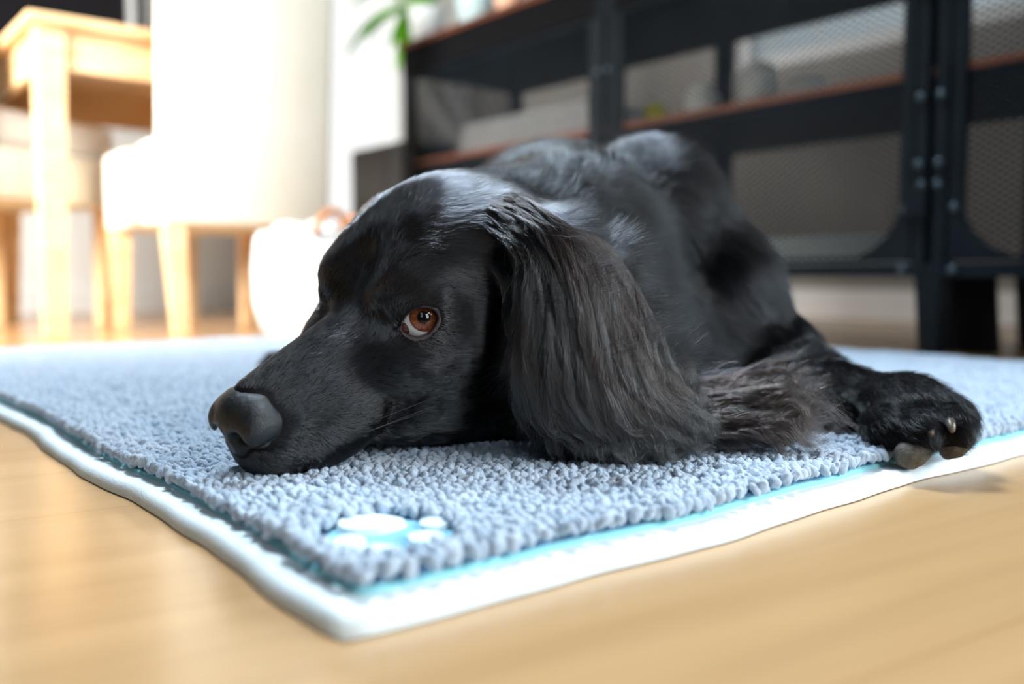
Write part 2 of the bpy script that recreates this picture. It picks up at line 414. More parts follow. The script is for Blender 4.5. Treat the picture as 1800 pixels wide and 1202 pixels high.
def wiremesh(u0, u1, z0, z1, y, t=0.0025, pitch=0.0185, along='x'):
    """diamond wire mesh clipped to a rectangle"""
    V, F = [], []
    def seg_(a, b):
        a = np.array(a); b = np.array(b); d = (b - a) / np.linalg.norm(b - a); nn = np.array([-d[1], d[0]]) * t / 2
        k = len(V)
        for p, dy in ((a - nn, -t / 2), (a + nn, -t / 2), (a + nn, t / 2), (a - nn, t / 2), (b - nn, -t / 2), (b + nn, -t / 2), (b + nn, t / 2), (b - nn, t / 2)):
            V.append((p[0], y + dy, p[1]) if along == 'x' else (y + dy, p[0], p[1]))
        F.extend([(k, k + 1, k + 5, k + 4), (k + 1, k + 2, k + 6, k + 5), (k + 2, k + 3, k + 7, k + 6), (k + 3, k, k + 4, k + 7)])
    sl = 0.62
    for sg in (1, -1):
        c = -(z1 - z0) / sl - 0.2
        while c < (u1 - u0) + (z1 - z0) / sl + 0.2:
            pts = []
            f = (lambda z: u0 + c + (z - z0) / sl * sg) if True else None
            za, zb = z0, z1
            # clip to u0..u1
            ua, ub = f(za), f(zb)
            lo, hi = 0.0, 1.0
            du = ub - ua
            t0, t1 = (u0 - ua) / du, (u1 - ua) / du
            lo, hi = max(lo, min(t0, t1)), min(hi, max(t0, t1))
            if hi - lo > 0.01:
                seg_((ua + du * lo, za + (zb - za) * lo), (ua + du * hi, za + (zb - za) * hi))
            c += pitch
    return V, F
def door(x0, x1, knob_right):
    z0, z1 = ZB + 0.026, ZT - 0.10
    y0 = -0.003; w = 0.022; R = 0.10
    bm = bmesh.new()
    bx(bm, x0, x0 + w, y0, y0 + 0.014, z0, z1, 0.001); bx(bm, x1 - w, x1, y0, y0 + 0.014, z0, z1, 0.001)
    bx(bm, x0 + w, x1 - w, y0, y0 + 0.014, z0, z0 + 0.010); bx(bm, x0 + w, x1 - w, y0, y0 + 0.014, z1 - 0.008, z1)
    for cx, sx in ((x0 + w, 1), (x1 - w, -1)):        # rounded lower corners
        arc = [(cx + sx * (R - R * math.sin(a)), z0 + 0.008 + (R - R * math.cos(a))) for a in np.linspace(0, math.pi / 2, 10)]
        poly = [(cx - sx * 0.001, z0 + 0.008)] + arc
        prism(bm, [(p[0], y0 + 0.001, p[1]) for p in poly], [(p[0], y0 + 0.006, p[1]) for p in poly])
    bmesh.ops.recalc_face_normals(bm, faces=bm.faces)
    d = obj('mesh_door', bm, m_steel, cb)
    V, F = wiremesh(x0 + w - .002, x1 - w + .002, z0 + 0.006, z1 - 0.004, y0 + 0.009)
    mesh_np('wire_mesh', V, F, m_steel, d, False)
    return d
door(0.032, P1 - 0.032, True); door(P1 + 0.032, P2 - 0.032, False); door(P2 + 0.032, XL - 0.04, True)
V, F = wiremesh(0.03, D - 0.03, ZB + 0.03, ZT - 0.10, 0.008, along='y'); mesh_np('side_mesh', V, F, m_steel, cb, False)
for x in (P1, P2):
    for sx in (-1, 1):
        for z in (ZB + 0.012, ZB + 0.115, ZB + 0.155, ZB + 0.19, ZM - 0.05, ZM + 0.125):
            bm = bmesh.new(); rivet(bm, x + sx * (0.017 if z > 0.3 else 0.043 if z < 0.26 else 0.014), -0.012 if z > .3 else -0.008, z); obj('rivet', bm, m_rivet, cb, True)
for z in (0.235, 0.62):
    bm = bmesh.new(); bx(bm, P2 - 0.04, P2 + 0.0, -0.017, -0.008, z, z + 0.05, 0.003); obj('hinge', bm, m_steel, cb)

def on_cab(o, x, y, z):
    p = np.array([CAB[0], CAB[1]]) - A * x + B * y
    o.location = (p[0], p[1], z); o.rotation_euler = (0, 0, math.atan2(-A[1], -A[0])); return o
# things in and on the cabinet
def towel_stack(w, d, hh, n, name, m):
    bm = bmesh.new()
    bx(bm, -w / 2, w / 2, -d / 2, d / 2, 0, hh, min(hh * 0.45, 0.012)); return bm
for k, (w, hh) in enumerate(((0.60, 0.035), (0.57, 0.035), (0.54, 0.03))):
    o = obj('folded_towel', towel_stack(w, 0.26, hh - 0.0006, 1, '', m_white), m_white, None, True)
    on_cab(o, 0.44, 0.22, ZM + 0.0005 + k * 0.035)
    tag(o, ['white folded towel on the middle shelf, bottom of its stack', 'white folded towel between two others in the cabinet stack', 'white folded towel on top of the stack inside the cabinet'][k], 'towel', 'folded towels in the cabinet')
m_porc = mat('white_glazed_ceramic', (0.82, 0.83, 0.78), 0.25)
for k, (x, y, r, hh, lab) in enumerate(((0.99, 0.20, 0.040, 0.105, 'tall white ceramic jar beside the yellow lemon behind the mesh'), (1.12, 0.24, 0.045, 0.14, 'tallest white ceramic jar, middle of three behind the mesh'), (1.27, 0.20, 0.048, 0.075, 'squat white ceramic jar farthest from the lemon behind the mesh'))):
    j = empty('ceramic_jar', (0, 0, 0), lab, 'jar', 0, 'white jars on the middle shelf'); on_cab(j, x, y, ZM + 0.0005)
    bm = bmesh.new(); lathe(bm, [(r * .7, 0), (r, 0.01), (r, hh * .7), (r * .75, hh * .85), (r * .7, hh * .88)], 24); obj('jar_body', bm, m_porc, j, True)
    bm = bmesh.new(); lathe(bm, [(r * .74, hh * .885), (r * .74, hh * .93), (r * .2, hh * .95), (r * .2, hh), (r * .1, hh * 1.02)], 24); obj('jar_lid', bm, m_porc, j, True)
m_lemon = noise_mix(mat('yellow_green_peel', rough=0.4), (0.75, 0.62, 0.03), (0.42, 0.50, 0.02), scale=(25, 25, 25))
bm = bmesh.new(); bmesh.ops.create_uvsphere(bm, u_segments=24, v_segments=16, radius=0.028)
for v in bm.verts:
    v.co.z += 0.028; v.co.x *= 1.1 + (abs(v.co.x) > 0.025) * 0.12
o = obj('lemon', bm, m_lemon, None, True); on_cab(o, 0.925, 0.11, ZM + 0.0005); tag(o, 'yellow-green lemon on the middle shelf next to the white jars', 'fruit')
m_box = mat('white_card_box', (0.80, 0.86, 0.83), 0.5)
bm = bmesh.new(); bx(bm, -0.14, 0.14, -0.14, 0.14, 0, 0.05, 0.004)
bx(bm, -0.142, 0.142, -0.142, 0.142, 0.0505, 0.062, 0.003)
o = obj('flat_storage_box', bm, m_box); on_cab(o, 1.38, 0.22, ZB + 0.0185); tag(o, 'flat white lidded box lying on the lowest cabinet shelf', 'box')

# dark grey box left of the cabinet
m_grey = noise_mix(mat('dark_grey_laminate', rough=0.55), (0.060, 0.062, 0.060), (0.075, 0.077, 0.074), scale=(4, 4, 4))
m_grey2 = mat('slate_grey_panel', (0.10, 0.12, 0.13), 0.5)
sb = empty('speaker_box', (0, 0, 0), 'upright dark grey speaker box standing just left of the mesh cabinet', 'speaker')
on_cab(sb, 0, 0, 0)
bm = bmesh.new(); bx(bm, -0.36, -0.025, 0.02, 0.40, 0.012, 0.56, 0.004); obj('speaker_case', bm, m_grey, sb)
bm = bmesh.new(); bx(bm, -0.11, -0.03, 0.012, 0.0195, 0.03, 0.55, 0.002); obj('control_panel', bm, m_grey2, sb)
bm = bmesh.new(); bx(bm, -0.35, -0.12, 0.012, 0.0195, 0.03, 0.55, 0.002); obj('front_grille', bm, m_grey, sb)
for x, y in ((-.34, .05), (-.05, .05), (-.34, .37), (-.05, .37)):
    bm = bmesh.new(); tube(bm, [(x, y, 0), (x, y, 0.0125)], 0.012); obj('foot', bm, m_under, sb)

# potted plant, glass vase and small pot on the cabinet top
m_leaf = noise_mix(mat('bright_green_leaf', rough=0.35, Subsurface_Weight=0.0), (0.16, 0.50, 0.03), (0.30, 0.66, 0.06), scale=(14, 14, 14))
m_pot = mat('white_ceramic_pot', (0.80, 0.84, 0.84), 0.25)
pl = empty('potted_plant', (0, 0, 0), 'bright green plant with long arching leaves on the cabinet end', 'plant')
on_cab(pl, 0.055, 0.05, ZT + 0.0005)
bm = bmesh.new(); lathe(bm, [(0.038, 0), (0.044, 0.005), (0.055, 0.09), (0.057, 0.10), (0.052, 0.10), (0.048, 0.085), (0.01, 0.08)], 32); obj('pot', bm, m_pot, pl, True)
def leaf_bm(az, ln, droop, w, z0, lift):
    bm = bmesh.new(); prev = None
    for i in range(13):
        t = i / 12; rad = ln * t; z = z0 + lift * math.sin(t * 1.9) - droop * t * t
        wd = w * math.sin(math.pi * min(1, t * 0.9 + 0.1)) ** 0.7 + 0.001
        c = Vector((math.cos(az) * rad, math.sin(az) * rad, z)); s = Vector((-math.sin(az), math.cos(az), 0)) * wd
        row = [bm.verts.new(c - s + Vector((0, 0, wd * .3))), bm.verts.new(c), bm.verts.new(c + s + Vector((0, 0, wd * .3)))]
        if prev:
            bm.faces.new((prev[0], row[0], row[1], prev[1])); bm.faces.new((prev[1], row[1], row[2], prev[2]))
        prev = row
    bmesh.ops.solidify(bm, geom=bm.faces[:], thickness=0.0012)
    return bm
for az, ln, dr, w, lf in ((3.4, .26, .10, .026, .07), (2.9, .30, .17, .028, .06), (3.9, .24, .06, .026, .10), (2.4, .26, .12, .028, .09), (4.6, .20, .05, .024, .12), (0.4, .12, .05, .022, .15), (1.4, .16, .08, .026, .13), (5.6, .12, .03, .02, .16), (3.1, .20, .00, .030, .10), (3.7, .28, .16, .026, .06), (2.7, .24, .03, .032, .09), (3.3, .17, .10, .03, .03), (4.2, .20, .12, .026, .04)):
    obj('leaf', leaf_bm(az, ln, dr, w, 0.085, lf), m_leaf, pl, True)
m_glass = mat('frosted_glass', (0.70, 0.90, 0.92), 0.15, Transmission_Weight=0.35)
bm = bmesh.new(); lathe(bm, [(0.035, 0), (0.045, 0.004), (0.06, 0.12), (0.05, 0.24), (0.038, 0.28), (0.034, 0.28), (0.046, 0.23), (0.054, 0.12), (0.03, 0.012)], 32)
o = obj('glass_vase', bm, m_glass, None, True); on_cab(o, 0.23, 0.10, ZT + 0.0005); tag(o, 'pale frosted glass vase beside the plant on the cabinet', 'vase')
m_terra = noise_mix(mat('peach_ceramic', rough=0.6), (0.75, 0.42, 0.28), (0.82, 0.52, 0.36), scale=(20, 20, 20))
bm = bmesh.new(); lathe(bm, [(0.025, 0), (0.03, 0.004), (0.042, 0.08), (0.044, 0.085), (0.039, 0.085), (0.02, 0.07)], 32)
o = obj('candle_pot', bm, m_terra, None, True); on_cab(o, 0.41, 0.08, ZT + 0.0005); tag(o, 'small peach ceramic pot on the cabinet top past the vase', 'pot')
# ------------------------------------------------------------------ rug: a white felt backing with a blue chenille pile
RC = unp(622, 1136, 0.30)
d_ = unp(622, 1136, 1.0) - np.array([0, 0, CAM_H]); tt = -CAM_H / d_[2]
RC = (d_ * tt)[:2]                                   # near corner on the floor
LA, LB = 1.40, 1.20
m_felt = noise_mix(mat('white_felt', rough=0.9), (0.80, 0.87, 0.88), (0.86, 0.92, 0.92), scale=(60, 60, 60), bump=0.25, bscale=900)
def edge_off(t, seed):
    return 0.0032 * np.sin(t * 17 + seed) + 0.0011 * np.sin(t * 43 + seed * 2.1) + 0.0004 * np.sin(t * 103 + seed)
def rugw(a, b):
    """rug coordinates to the ground; both edges wander a little"""
    a = np.asarray(a, float); b = np.asarray(b, float)
    aa = a + edge_off(b, 1.0) * np.exp(-np.maximum(a, 0) / 0.12)
    bb = b + edge_off(a, 4.2) * np.exp(-np.maximum(b, 0) / 0.12)
    return np.stack([RC[0] + A[0] * aa + B[0] * bb, RC[1] + A[1] * aa + B[1] * bb], -1)
FELT = 0.0085
def slab(name, a0, a1, b0, b1, z0, z1, rnd, m, parent=None, wav=0.0):
    """rounded-edge sheet in rug coordinates"""
    na, nb = 150, 140
    ua = np.linspace(0, 1, na); ub = np.linspace(0, 1, nb)
    UA, UB = np.meshgrid(ua, ub, indexing='ij')
    top = []
    a = a0 + (a1 - a0) * UA; b = b0 + (b1 - b0) * UB
    xy = rugw(a, b)
    zt = np.full(a.shape, z1)
    if wav: zt = zt + wav * vnoise(np.stack([a.ravel() * 14, b.ravel() * 14, a.ravel() * 0], 1), 3).reshape(a.shape)
    # skirts around the outline with a rounded lip
    per = [(i, 0) for i in range(na)] + [(na - 1, j) for j in range(1, nb)] + [(i, nb - 1) for i in range(na - 2, -1, -1)] + [(0, j) for j in range(nb - 2, 0, -1)]
    V = [np.concatenate([xy, zt[..., None]], -1).reshape(-1, 3)]
    F = []
    idx = np.arange(na * nb).reshape(na, nb)
    F += [(idx[i, j], idx[i + 1, j], idx[i + 1, j + 1], idx[i, j + 1]) for i in range(na - 1) for j in range(nb - 1)]
    base = na * nb; npz = len(per); prev = [idx[i, j] for i, j in per]
    ca = (a0 + a1) / 2; cbm = (b0 + b1) / 2
    for k in range(1, 7):
        ang = math.pi / 2 * k / 6
        off = rnd * math.sin(ang); row = []
        pts = []
        for i, j in per:
            aa, bb = a[i, j], b[i, j]
            oa = -off if i == 0 else off if i == na - 1 else 0; ob = -off if j == 0 else off if j == nb - 1 else 0
            if oa and ob: oa *= .7; ob *= .7
            zz = zt[i, j] - (zt[i, j] - z0) * (1 - math.cos(ang))
            q = rugw(aa + oa, bb + ob); pts.append((q[0], q[1], zz))
        V.append(np.array(pts)); cur = list(range(base, base + npz)); base += npz
        for q in range(npz):
            F.append((prev[q], cur[q], cur[(q + 1) % npz], prev[(q + 1) % npz]))
        prev = cur
    V = np.concatenate(V)
    me = mesh_np(name, V, np.array(F), m, parent)
    bm = bmesh.new(); bm.from_mesh(me.data); bmesh.ops.recalc_face_normals(bm, faces=bm.faces); 
    bm.to_mesh(me.data); bm.free()
    return me
rug = slab('rug', 0.006, LA - 0.006, 0.006, LB - 0.006, 0.0005, FELT, 0.006, m_felt, wav=0.0008)
tag(rug, 'blue chenille rug with a white felt border lying under the black dog', 'rug')
m_base = noise_mix(mat('blue_pile_base', rough=0.9), (0.10, 0.20, 0.36), (0.16, 0.30, 0.46), scale=(80, 80, 80))  # darker blue puts the shade of the pile's crevices into the base colour
m_edge_shadow = mat('teal_edge_shadow', (0.28, 0.62, 0.66), 0.8)
PM = 0.0165                                            # white border width
ZP = 0.0125
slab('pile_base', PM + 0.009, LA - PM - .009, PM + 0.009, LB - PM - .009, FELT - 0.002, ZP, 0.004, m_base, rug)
slab('edge_shadow_strip', PM + 0.005, LA - PM - .005, PM + 0.004, LB - PM - .004, FELT - 0.0035, FELT + 0.0025, 0.003, m_edge_shadow, rug)  # teal strip paints the shadow line between pile and felt border

# paw motif near the corner: flat pale pile in a clearing of the blue bobbles
def to_rug(px, py, z):
    d = unp(px, py, 1.0) - np.array([0, 0, CAM_H]); t = (z - CAM_H) / d[2]; q = (d * t)[:2] - RC
    return float(q @ A), float(q @ B)
MOT = [to_rug(690, 942, 0.014)]
m_mot = noise_mix(mat('pale_blue_flat_pile', rough=0.9), (0.20, 0.48, 0.66), (0.28, 0.56, 0.72), scale=(200, 200, 200), bump=0.3, bscale=900)
m_motw = noise_mix(mat('white_flat_pile', rough=0.9), (0.74, 0.90, 0.94), (0.84, 0.95, 0.97), scale=(200, 200, 200), bump=0.3, bscale=900)
MOTIF = to_rug(688, 944, 0.014)
# the rug's axes as seen from its corner: x to the right, y away
def xy_to_ab(x, y): return (x * A[0] + y * A[1], x * B[0] + y * B[1])
def blob(bm, cx, cy, rx, ry, z0, z1, n=28, wob=0.0):
    P = []
    for k in range(n):
        t = 2 * math.pi * k / n; r = 1 + wob * math.sin(3 * t + 1) + wob * .6 * math.sin(5 * t)
        a, b_ = xy_to_ab(cx + rx * r * math.cos(t), cy + ry * r * math.sin(t)); w = rugw(MOTIF[0] + a, MOTIF[1] + b_); P.append((w[0], w[1]))
    c = np.mean(P, 0)
    prism(bm, [(*p, z0) for p in P], [(c[0] + (p[0] - c[0]) * .9, c[1] + (p[1] - c[1]) * .9, z1) for p in P])
bm = bmesh.new(); blob(bm, 0, 0, 0.034, 0.036, ZP - 0.001, ZP + 0.0012, wob=.05); bmesh.ops.recalc_face_normals(bm, faces=bm.faces)
motif = obj('paw_motif', bm, m_mot, rug)
for cx, cy, rx, ry in ((-0.012, 0.018, 0.018, 0.015), (0.001, -0.026, 0.009, 0.010), (0.019, -0.006, 0.009, 0.010), (0.020, 0.019, 0.008, 0.009), (-0.015, -0.012, 0.008, 0.009)):
    bm = bmesh.new(); blob(bm, cx, cy, rx, ry, ZP + 0.0005, ZP + 0.004, wob=.04); bmesh.ops.recalc_face_normals(bm, faces=bm.faces)
    obj('paw_pad_patch', bm, m_motw, motif)

# the pile itself: tens of thousands of soft bobbles
def ico(sub):
    bm = bmesh.new(); bmesh.ops.create_icosphere(bm, subdivisions=sub, radius=1)
    v = np.array([q.co[:] for q in bm.verts]); bm.verts.ensure_lookup_table(); f = np.array([[q.index for q in p.verts] for p in bm.faces]); bm.free(); return v, f
def bobbles(P, R, sub, seed):
    bv, bf = ico(sub); n = len(P); k = len(bv); r = np.random.default_rng(seed)
    ang = r.uniform(0, 2 * math.pi, n); ca, sa = np.cos(ang), np.sin(ang)
    sx = R * r.uniform(.85, 1.12, n); sy = R * r.uniform(.85, 1.12, n); sz = R * r.uniform(1.05, 1.45, n)
    V = bv[None] * np.stack([sx, sy, sz], -1)[:, None]
    lean = r.normal(0, .28, (n, 2))
    V[..., 0] += V[..., 2] * lean[:, None, 0]; V[..., 1] += V[..., 2] * lean[:, None, 1]
    X = V[..., 0] * ca[:, None] - V[..., 1] * sa[:, None]; Y = V[..., 0] * sa[:, None] + V[..., 1] * ca[:, None]
    V = np.stack([X, Y, V[..., 2]], -1) + P[:, None]
    V = V.reshape(-1, 3)
    if sub >= 2:
        nrm = (V.reshape(n, k, 3) - P[:, None]).reshape(-1, 3); nrm /= np.linalg.norm(nrm, axis=1, keepdims=True)
        V = V + nrm * (vnoise(V * 620, 5) * (0.0007) + (vnoise(V * 1500, 9) * 0.00045 if sub >= 3 else 0))[:, None]
    F = (bf[None] + (np.arange(n) * k)[:, None, None]).reshape(-1, 3)
    return V, F
SP = 0.0053
ga, gb = np.meshgrid(np.arange(PM + .002, LA - PM, SP), np.arange(PM + .002, LB - PM, SP), indexing='ij')
ga = ga + (np.arange(ga.shape[1]) % 2)[None] * SP / 2
ga = (ga + RNG.uniform(-.3, .3, ga.shape) * SP).ravel(); gb = (gb + RNG.uniform(-.3, .3, gb.shape) * SP).ravel()
w = rugw(ga, gb)
da, db = ga - MOTIF[0], gb - MOTIF[1]
mx_, my_ = da * A[0] + db * B[0], da * A[1] + db * B[1]
keep = (mx_ / 0.033) ** 2 + (my_ / 0.035) ** 2 > 1
w = w[keep]
und = vnoise(np.stack([w[:, 0] * 22, w[:, 1] * 22, w[:, 0] * 0], 1), 2)
PZ = 0.0165 + und * 0.0016 + RNG.uniform(-.0012, .0012, len(w))
P3 = np.column_stack([w, PZ])
dep = P3[:, 1]
pxl = 900 + FPX * P3[:, 0] / dep
inview = (pxl > -80) & (pxl < 1880) & (dep > .2)
R0 = 0.0032
hi = inview & (dep > .43) & (dep < .74); mid = inview & ~hi & (dep < 1.05); lo = ~(hi | mid)
VV, FF, off = [], [], 0
for msk, sub, sd in ((hi, 3, 1), (mid, 2, 2), (lo, 1, 3)):
    V, F = bobbles(P3[msk], R0 * RNG.uniform(.85, 1.15, msk.sum()), sub, sd)
    VV.append(V); FF.append(F + off); off += len(V)
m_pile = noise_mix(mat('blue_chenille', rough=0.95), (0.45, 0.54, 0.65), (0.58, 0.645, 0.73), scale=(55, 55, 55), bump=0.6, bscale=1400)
nodes(m_pile)[2].inputs['Sheen Weight'].default_value = 0.3
nodes(m_pile)[2].inputs['Specular IOR Level'].default_value = 0.1
pile = mesh_np('chenille_pile', np.concatenate(VV), np.concatenate(FF), m_pile, rug)
pile['kind'] = 'stuff'
def pile_height(x, y):
    return 0.0165 + 0.0016 * vnoise(np.stack([np.atleast_1d(x) * 22, np.atleast_1d(y) * 22, np.atleast_1d(x) * 0], 1), 2) + 0.0035
# ------------------------------------------------------------------ the dog: one continuous body grown from a smooth field
S = 0.0112                                    # metres per head unit
def head_frame(yaw, pit, rol):
    yaw, pit, rol = map(math.radians, (yaw, pit, rol))
    F = np.array([-math.cos(yaw) * math.cos(pit), -math.sin(yaw) * math.cos(pit), -math.sin(pit)])
    L = np.array([math.sin(yaw), -math.cos(yaw), 0]); U = np.cross(F, L)
    if U[2] < 0: U = -U
    return F, L * math.cos(rol) - U * math.sin(rol), U * math.cos(rol) + L * math.sin(rol)
HF, HL, HU = head_frame(49, 24, 10)
EYE = unp(742, 564, 0.57)
HO = EYE - 3.85 * S * HL
HB = np.stack([HF, HL, HU])                  # rows: forward, dog's left, up
def h2w(c): return HO + S * (np.asarray(c, float) @ HB)
def w2h(P): return (P - HO) @ HB.T / S

def smin(a, b, k):
    hh = np.maximum(k - np.abs(a - b), 0) / k
    return np.minimum(a, b) - hh * hh * k * 0.25
def smax(a, b, k): return -smin(-a, -b, k)
def d_ell(P, c, r, R=None):
    q = P - np.asarray(c, float)
    if R is not None: q = q @ R
    r = np.asarray(r, float)
    k0 = np.linalg.norm(q / r, axis=-1); k1 = np.linalg.norm(q / (r * r), axis=-1)
    return k0 * (k0 - 1) / np.maximum(k1, 1e-9)
def d_cap(P, a, b, r1, r2):
    a = np.asarray(a, float); ba = np.asarray(b, float) - a
    t = np.clip(((P - a) @ ba) / (ba @ ba), 0, 1)
    return np.linalg.norm(P - a - t[..., None] * ba, axis=-1) - (r1 + (r2 - r1) * t)
def rot_f(axis, deg):
    m = Matrix.Rotation(math.radians(deg), 3, axis); return np.array(m)

# eyes
E0 = np.array([0.60, 0.70, 0.38]); E0 /= np.linalg.norm(E0)   # outward axis of the left eye socket
RE = 1.30
ECL = np.array([0.15, 3.85, 0.0]) - E0 * 0.98                   # eyeball centre
# axes of the eye opening: H from inner to outer corner, V up
EH = np.array([-0.80, 0.55, 0.02]); EH -= E0 * (EH @ E0); EH /= np.linalg.norm(EH)
EV = np.cross(EH, E0);
if EV[2] < 0: EV = -EV
def almond(Q, w=1.16, hu=0.80, hl=0.74):
    q = Q - ECL; a = q @ EH; b = q @ EV; o = q @ E0
    b = b - 0.10 * a                                            # opening slants slightly
    Ru = (w * w + hu * hu) / (2 * hu); Rl = (w * w + hl * hl) / (2 * hl)
    up = np.hypot(a, b + (Ru - hu)) - Ru; lo = np.hypot(a, b - (Rl - hl)) - Rl
    return smax(up, lo, 0.25), o

def head_field(Q):
    """Q in head units; distance in head units"""
    f, y, u = Q[:, 0], Q[:, 1], Q[:, 2]
    M = np.stack([f, np.abs(y), u], 1)                          # symmetric copy
    d = d_ell(M, (-4.6, 0, 0.7), (6.4, 5.1, 4.1))               # cranium
    d = smin(d, d_ell(M, (-1.2, 2.3, 1.5), (2.3, 1.7, 1.5)), 1.2)      # brow
    d = smin(d, d_ell(M, (-8.6, 0, 1.4), (3.2, 2.2, 2.3)), 2.0)        # occiput
    d = smin(d, d_cap(M, (0.6, 0, -2.7), (8.2, 0, -2.8), 2.9, 2.50), 1.3)     # muzzle core
    d = smin(d, d_cap(M, (-0.2, 0, -0.5), (9.2, 0, -0.95), 1.65, 1.25), 0.8)     # bridge
    d = smin(d, d_cap(M, (-2.0, 4.1, -1.9), (2.0, 2.5, -2.0), 1.8, 1.5), 1.6)   # cheekbone
    d = smin(d, d_ell(M, (-4.9, 3.6, -3.0), (4.0, 2.5, 3.7)), 1.8)              # cheek muscle
    d = smin(d, d_ell(M, (-0.5, 2.7, -2.4), (3.2, 2.1, 2.3)), 1.2)
    d = smin(d, d_cap(M, (-5.5, 2.0, -6.2), (5.8, 0.4, -5.3), 2.6, 1.1), 1.2)   # lower jaw
    d = smin(d, d_ell(M, (-1.2, 2.2, -5.7), (4.6, 2.1, 2.3)), 1.2)              # jowl behind the lip
    d = smin(d, d_ell(M, (6.1, 1.7, -3.9), (3.9, 1.6, 2.15), rot_f('Z', -8)), 0.35)      # hanging lip
    d = smin(d, d_ell(M, (9.6, 0.0, -3.5), (1.35, 2.1, 2.0)), 0.8)              # front of the lip
    d = smin(d, d_ell(M, (9.2, 0.0, -1.7), (1.3, 1.75, 1.3)), 0.5)
    # crease of the mouth, running up and back from the rug to the lip corner
    d = smax(d, -d_cap(M, (4.4, 3.55, -6.2), (2.0, 4.3, -4.3), 0.30, 0.20), 0.5)
    # hollows: stop, between the brows
    d = smax(d, -d_ell(M, (1.2, 0, 3.0), (2.2, 1.0, 1.4)), 1.6)
    d = smax(d, -d_cap(M, (-4, 0, 6.0), (0, 0, 4.5), 0.8, 0.7), 2.0)
    # eyelids and eye opening
    lid = np.linalg.norm(M - ECL, axis=1) - (RE + 0.22)
    d = smin(d, lid, 0.75)
    upper = d_cap(M, ECL + E0 * 1.05 - EH * 1.2 + EV * 0.95, ECL + E0 * .95 + EH * 1.15 + EV * 0.98, 0.28, 0.26)
    d = smin(d, upper, 0.55)
    am, o = almond(M)
    cut = np.maximum(am, -(o - 0.15))
    d = smax(d, -cut, 0.16)
    # tear groove from the inner corner
    d = smax(d, -d_cap(M, ECL + E0 * 1.25 - EH * 1.15 - EV * .1, ECL + E0 * 1.15 - EH * 1.75 - EV * 0.45, 0.13, 0.06), 0.25)
    # mouth crease behind the lip
    return d

MS = 1.0
EARG = [  # hair guides of the hanging near ear: (px, py, distance)
    [(890, 432, .592), (912, 462, .578), (926, 540, .570), (930, 640, .566), (958, 735, .566), (1010, 778, .566)],
    [(893, 412, .600), (945, 455, .580), (975, 550, .568), (985, 650, .562), (1028, 742, .560), (1100, 782, .564)],
    [(898, 402, .608), (965, 430, .586), (1018, 530, .572), (1042, 635, .564), (1090, 728, .562), (1165, 776, .568)],
    [(905, 398, .618), (985, 418, .600), (1058, 500, .585), (1095, 605, .575), (1145, 700, .572), (1215, 752, .580)],
    [(915, 392, .634), (985, 400, .618), (1082, 460, .602), (1132, 555, .594), (1172, 645, .590), (1212, 705, .596)],
]
EARG = [np.array([unp(*p) for p in g]) for g in EARG]
EARH = [np.vstack([unp(*q) for q in p] + [g[1:]]) for p, g in zip([[(848, 402, .596), (888, 428, .592)], [(846, 378, .600), (898, 408, .598)], [(842, 358, .606), (905, 384, .604)], [(832, 344, .612), (908, 364, .612)], [(818, 336, .622), (905, 352, .624)]], EARG)]
TUFT = [
    [(1165, 690, .640), (1225, 672, .632), (1290, 668, .626), (1345, 662, .622), (1392, 655, .620)],
    [(1180, 722, .620), (1250, 706, .612), (1315, 700, .606), (1370, 700, .604), (1412, 705, .604)],
    [(1190, 752, .606), (1260, 745, .598), (1325, 744, .594), (1372, 744, .592), (1410, 752, .594)],
    [(1195, 775, .596), (1255, 772, .590), (1310, 772, .588), (1360, 770, .588), (1400, 768, .590)],
]
TUFT = [np.array([unp(*p) for p in g]) for g in TUFT]

# limbs and trunk, world metres: (a, b, ra, rb, k)
BONES = [
    (h2w((-6.5, 0, -0.5)), (0.045, 0.80, 0.155), .060, .080, .05),      # neck
    (h2w((-3.0, 1.0, -5.5)), (0.050, 0.78, 0.085), .040, .070, .04),    # throat
    ((0.06, 0.86, 0.135), (0.05, 1.02, 0.160), .105, .108, .05),        # chest
    ((0.05, 1.02, 0.160), (0.02, 1.34, 0.125), .108, .095, .05),        # loin
    ((0.137, 0.865, 0.200), (0.185, 0.845, 0.130), .050, .055, .03),     # near shoulder
    ((0.175, 0.86, 0.130), (0.250, 0.845, 0.062), .055, .034, .03),     # upper arm
    ((0.250, 0.845, 0.058), (0.272, 0.72, 0.040), .034, .020, .02),
    ((0.215, 0.83, 0.050), (0.245, 0.68, 0.036), .034, .018, .02),     # forearm
    ((0.272, 0.72, 0.040), (0.288, 0.660, 0.040), .020, .024, .015),    # wrist
    ((0.10, 0.80, 0.085), (0.20, 0.82, 0.060), .065, .045, .03),        # breast on the rug
    (h2w((-3.5, 2.6, -7.6)), (0.02, 0.66, 0.045), .026, .040, .03),      # loose throat skin resting on the rug
    ((-0.04, 0.90, 0.175), (-0.08, 0.88, 0.11), .050, .050, .03),       # far shoulder
    ((-0.09, 0.88, 0.09), (-0.13, 0.90, 0.055), .050, .034, .03),
    ((-0.13, 0.90, 0.052), (-0.225, 0.965, 0.040), .028, .018, .02),    # far forearm
    ((-0.215, 0.958, 0.037), (-0.255, 0.985, 0.036), .022, .018, .015),
    ((0.10, 1.30, 0.085), (0.13, 1.18, 0.060), .070, .045, .04),        # near thigh
    ((-0.08, 1.32, 0.085), (-0.14, 1.20, 0.060), .070, .045, .04),
    ((0.13, 1.18, 0.045), (0.15, 1.34, 0.036), .028, .020, .02),
    ((-0.14, 1.20, 0.045), (-0.15, 1.36, 0.036), .028, .020, .02),
    ((0.02, 1.40, 0.10), (0.06, 1.56, 0.045), .035, .020, .03),         # tail
]
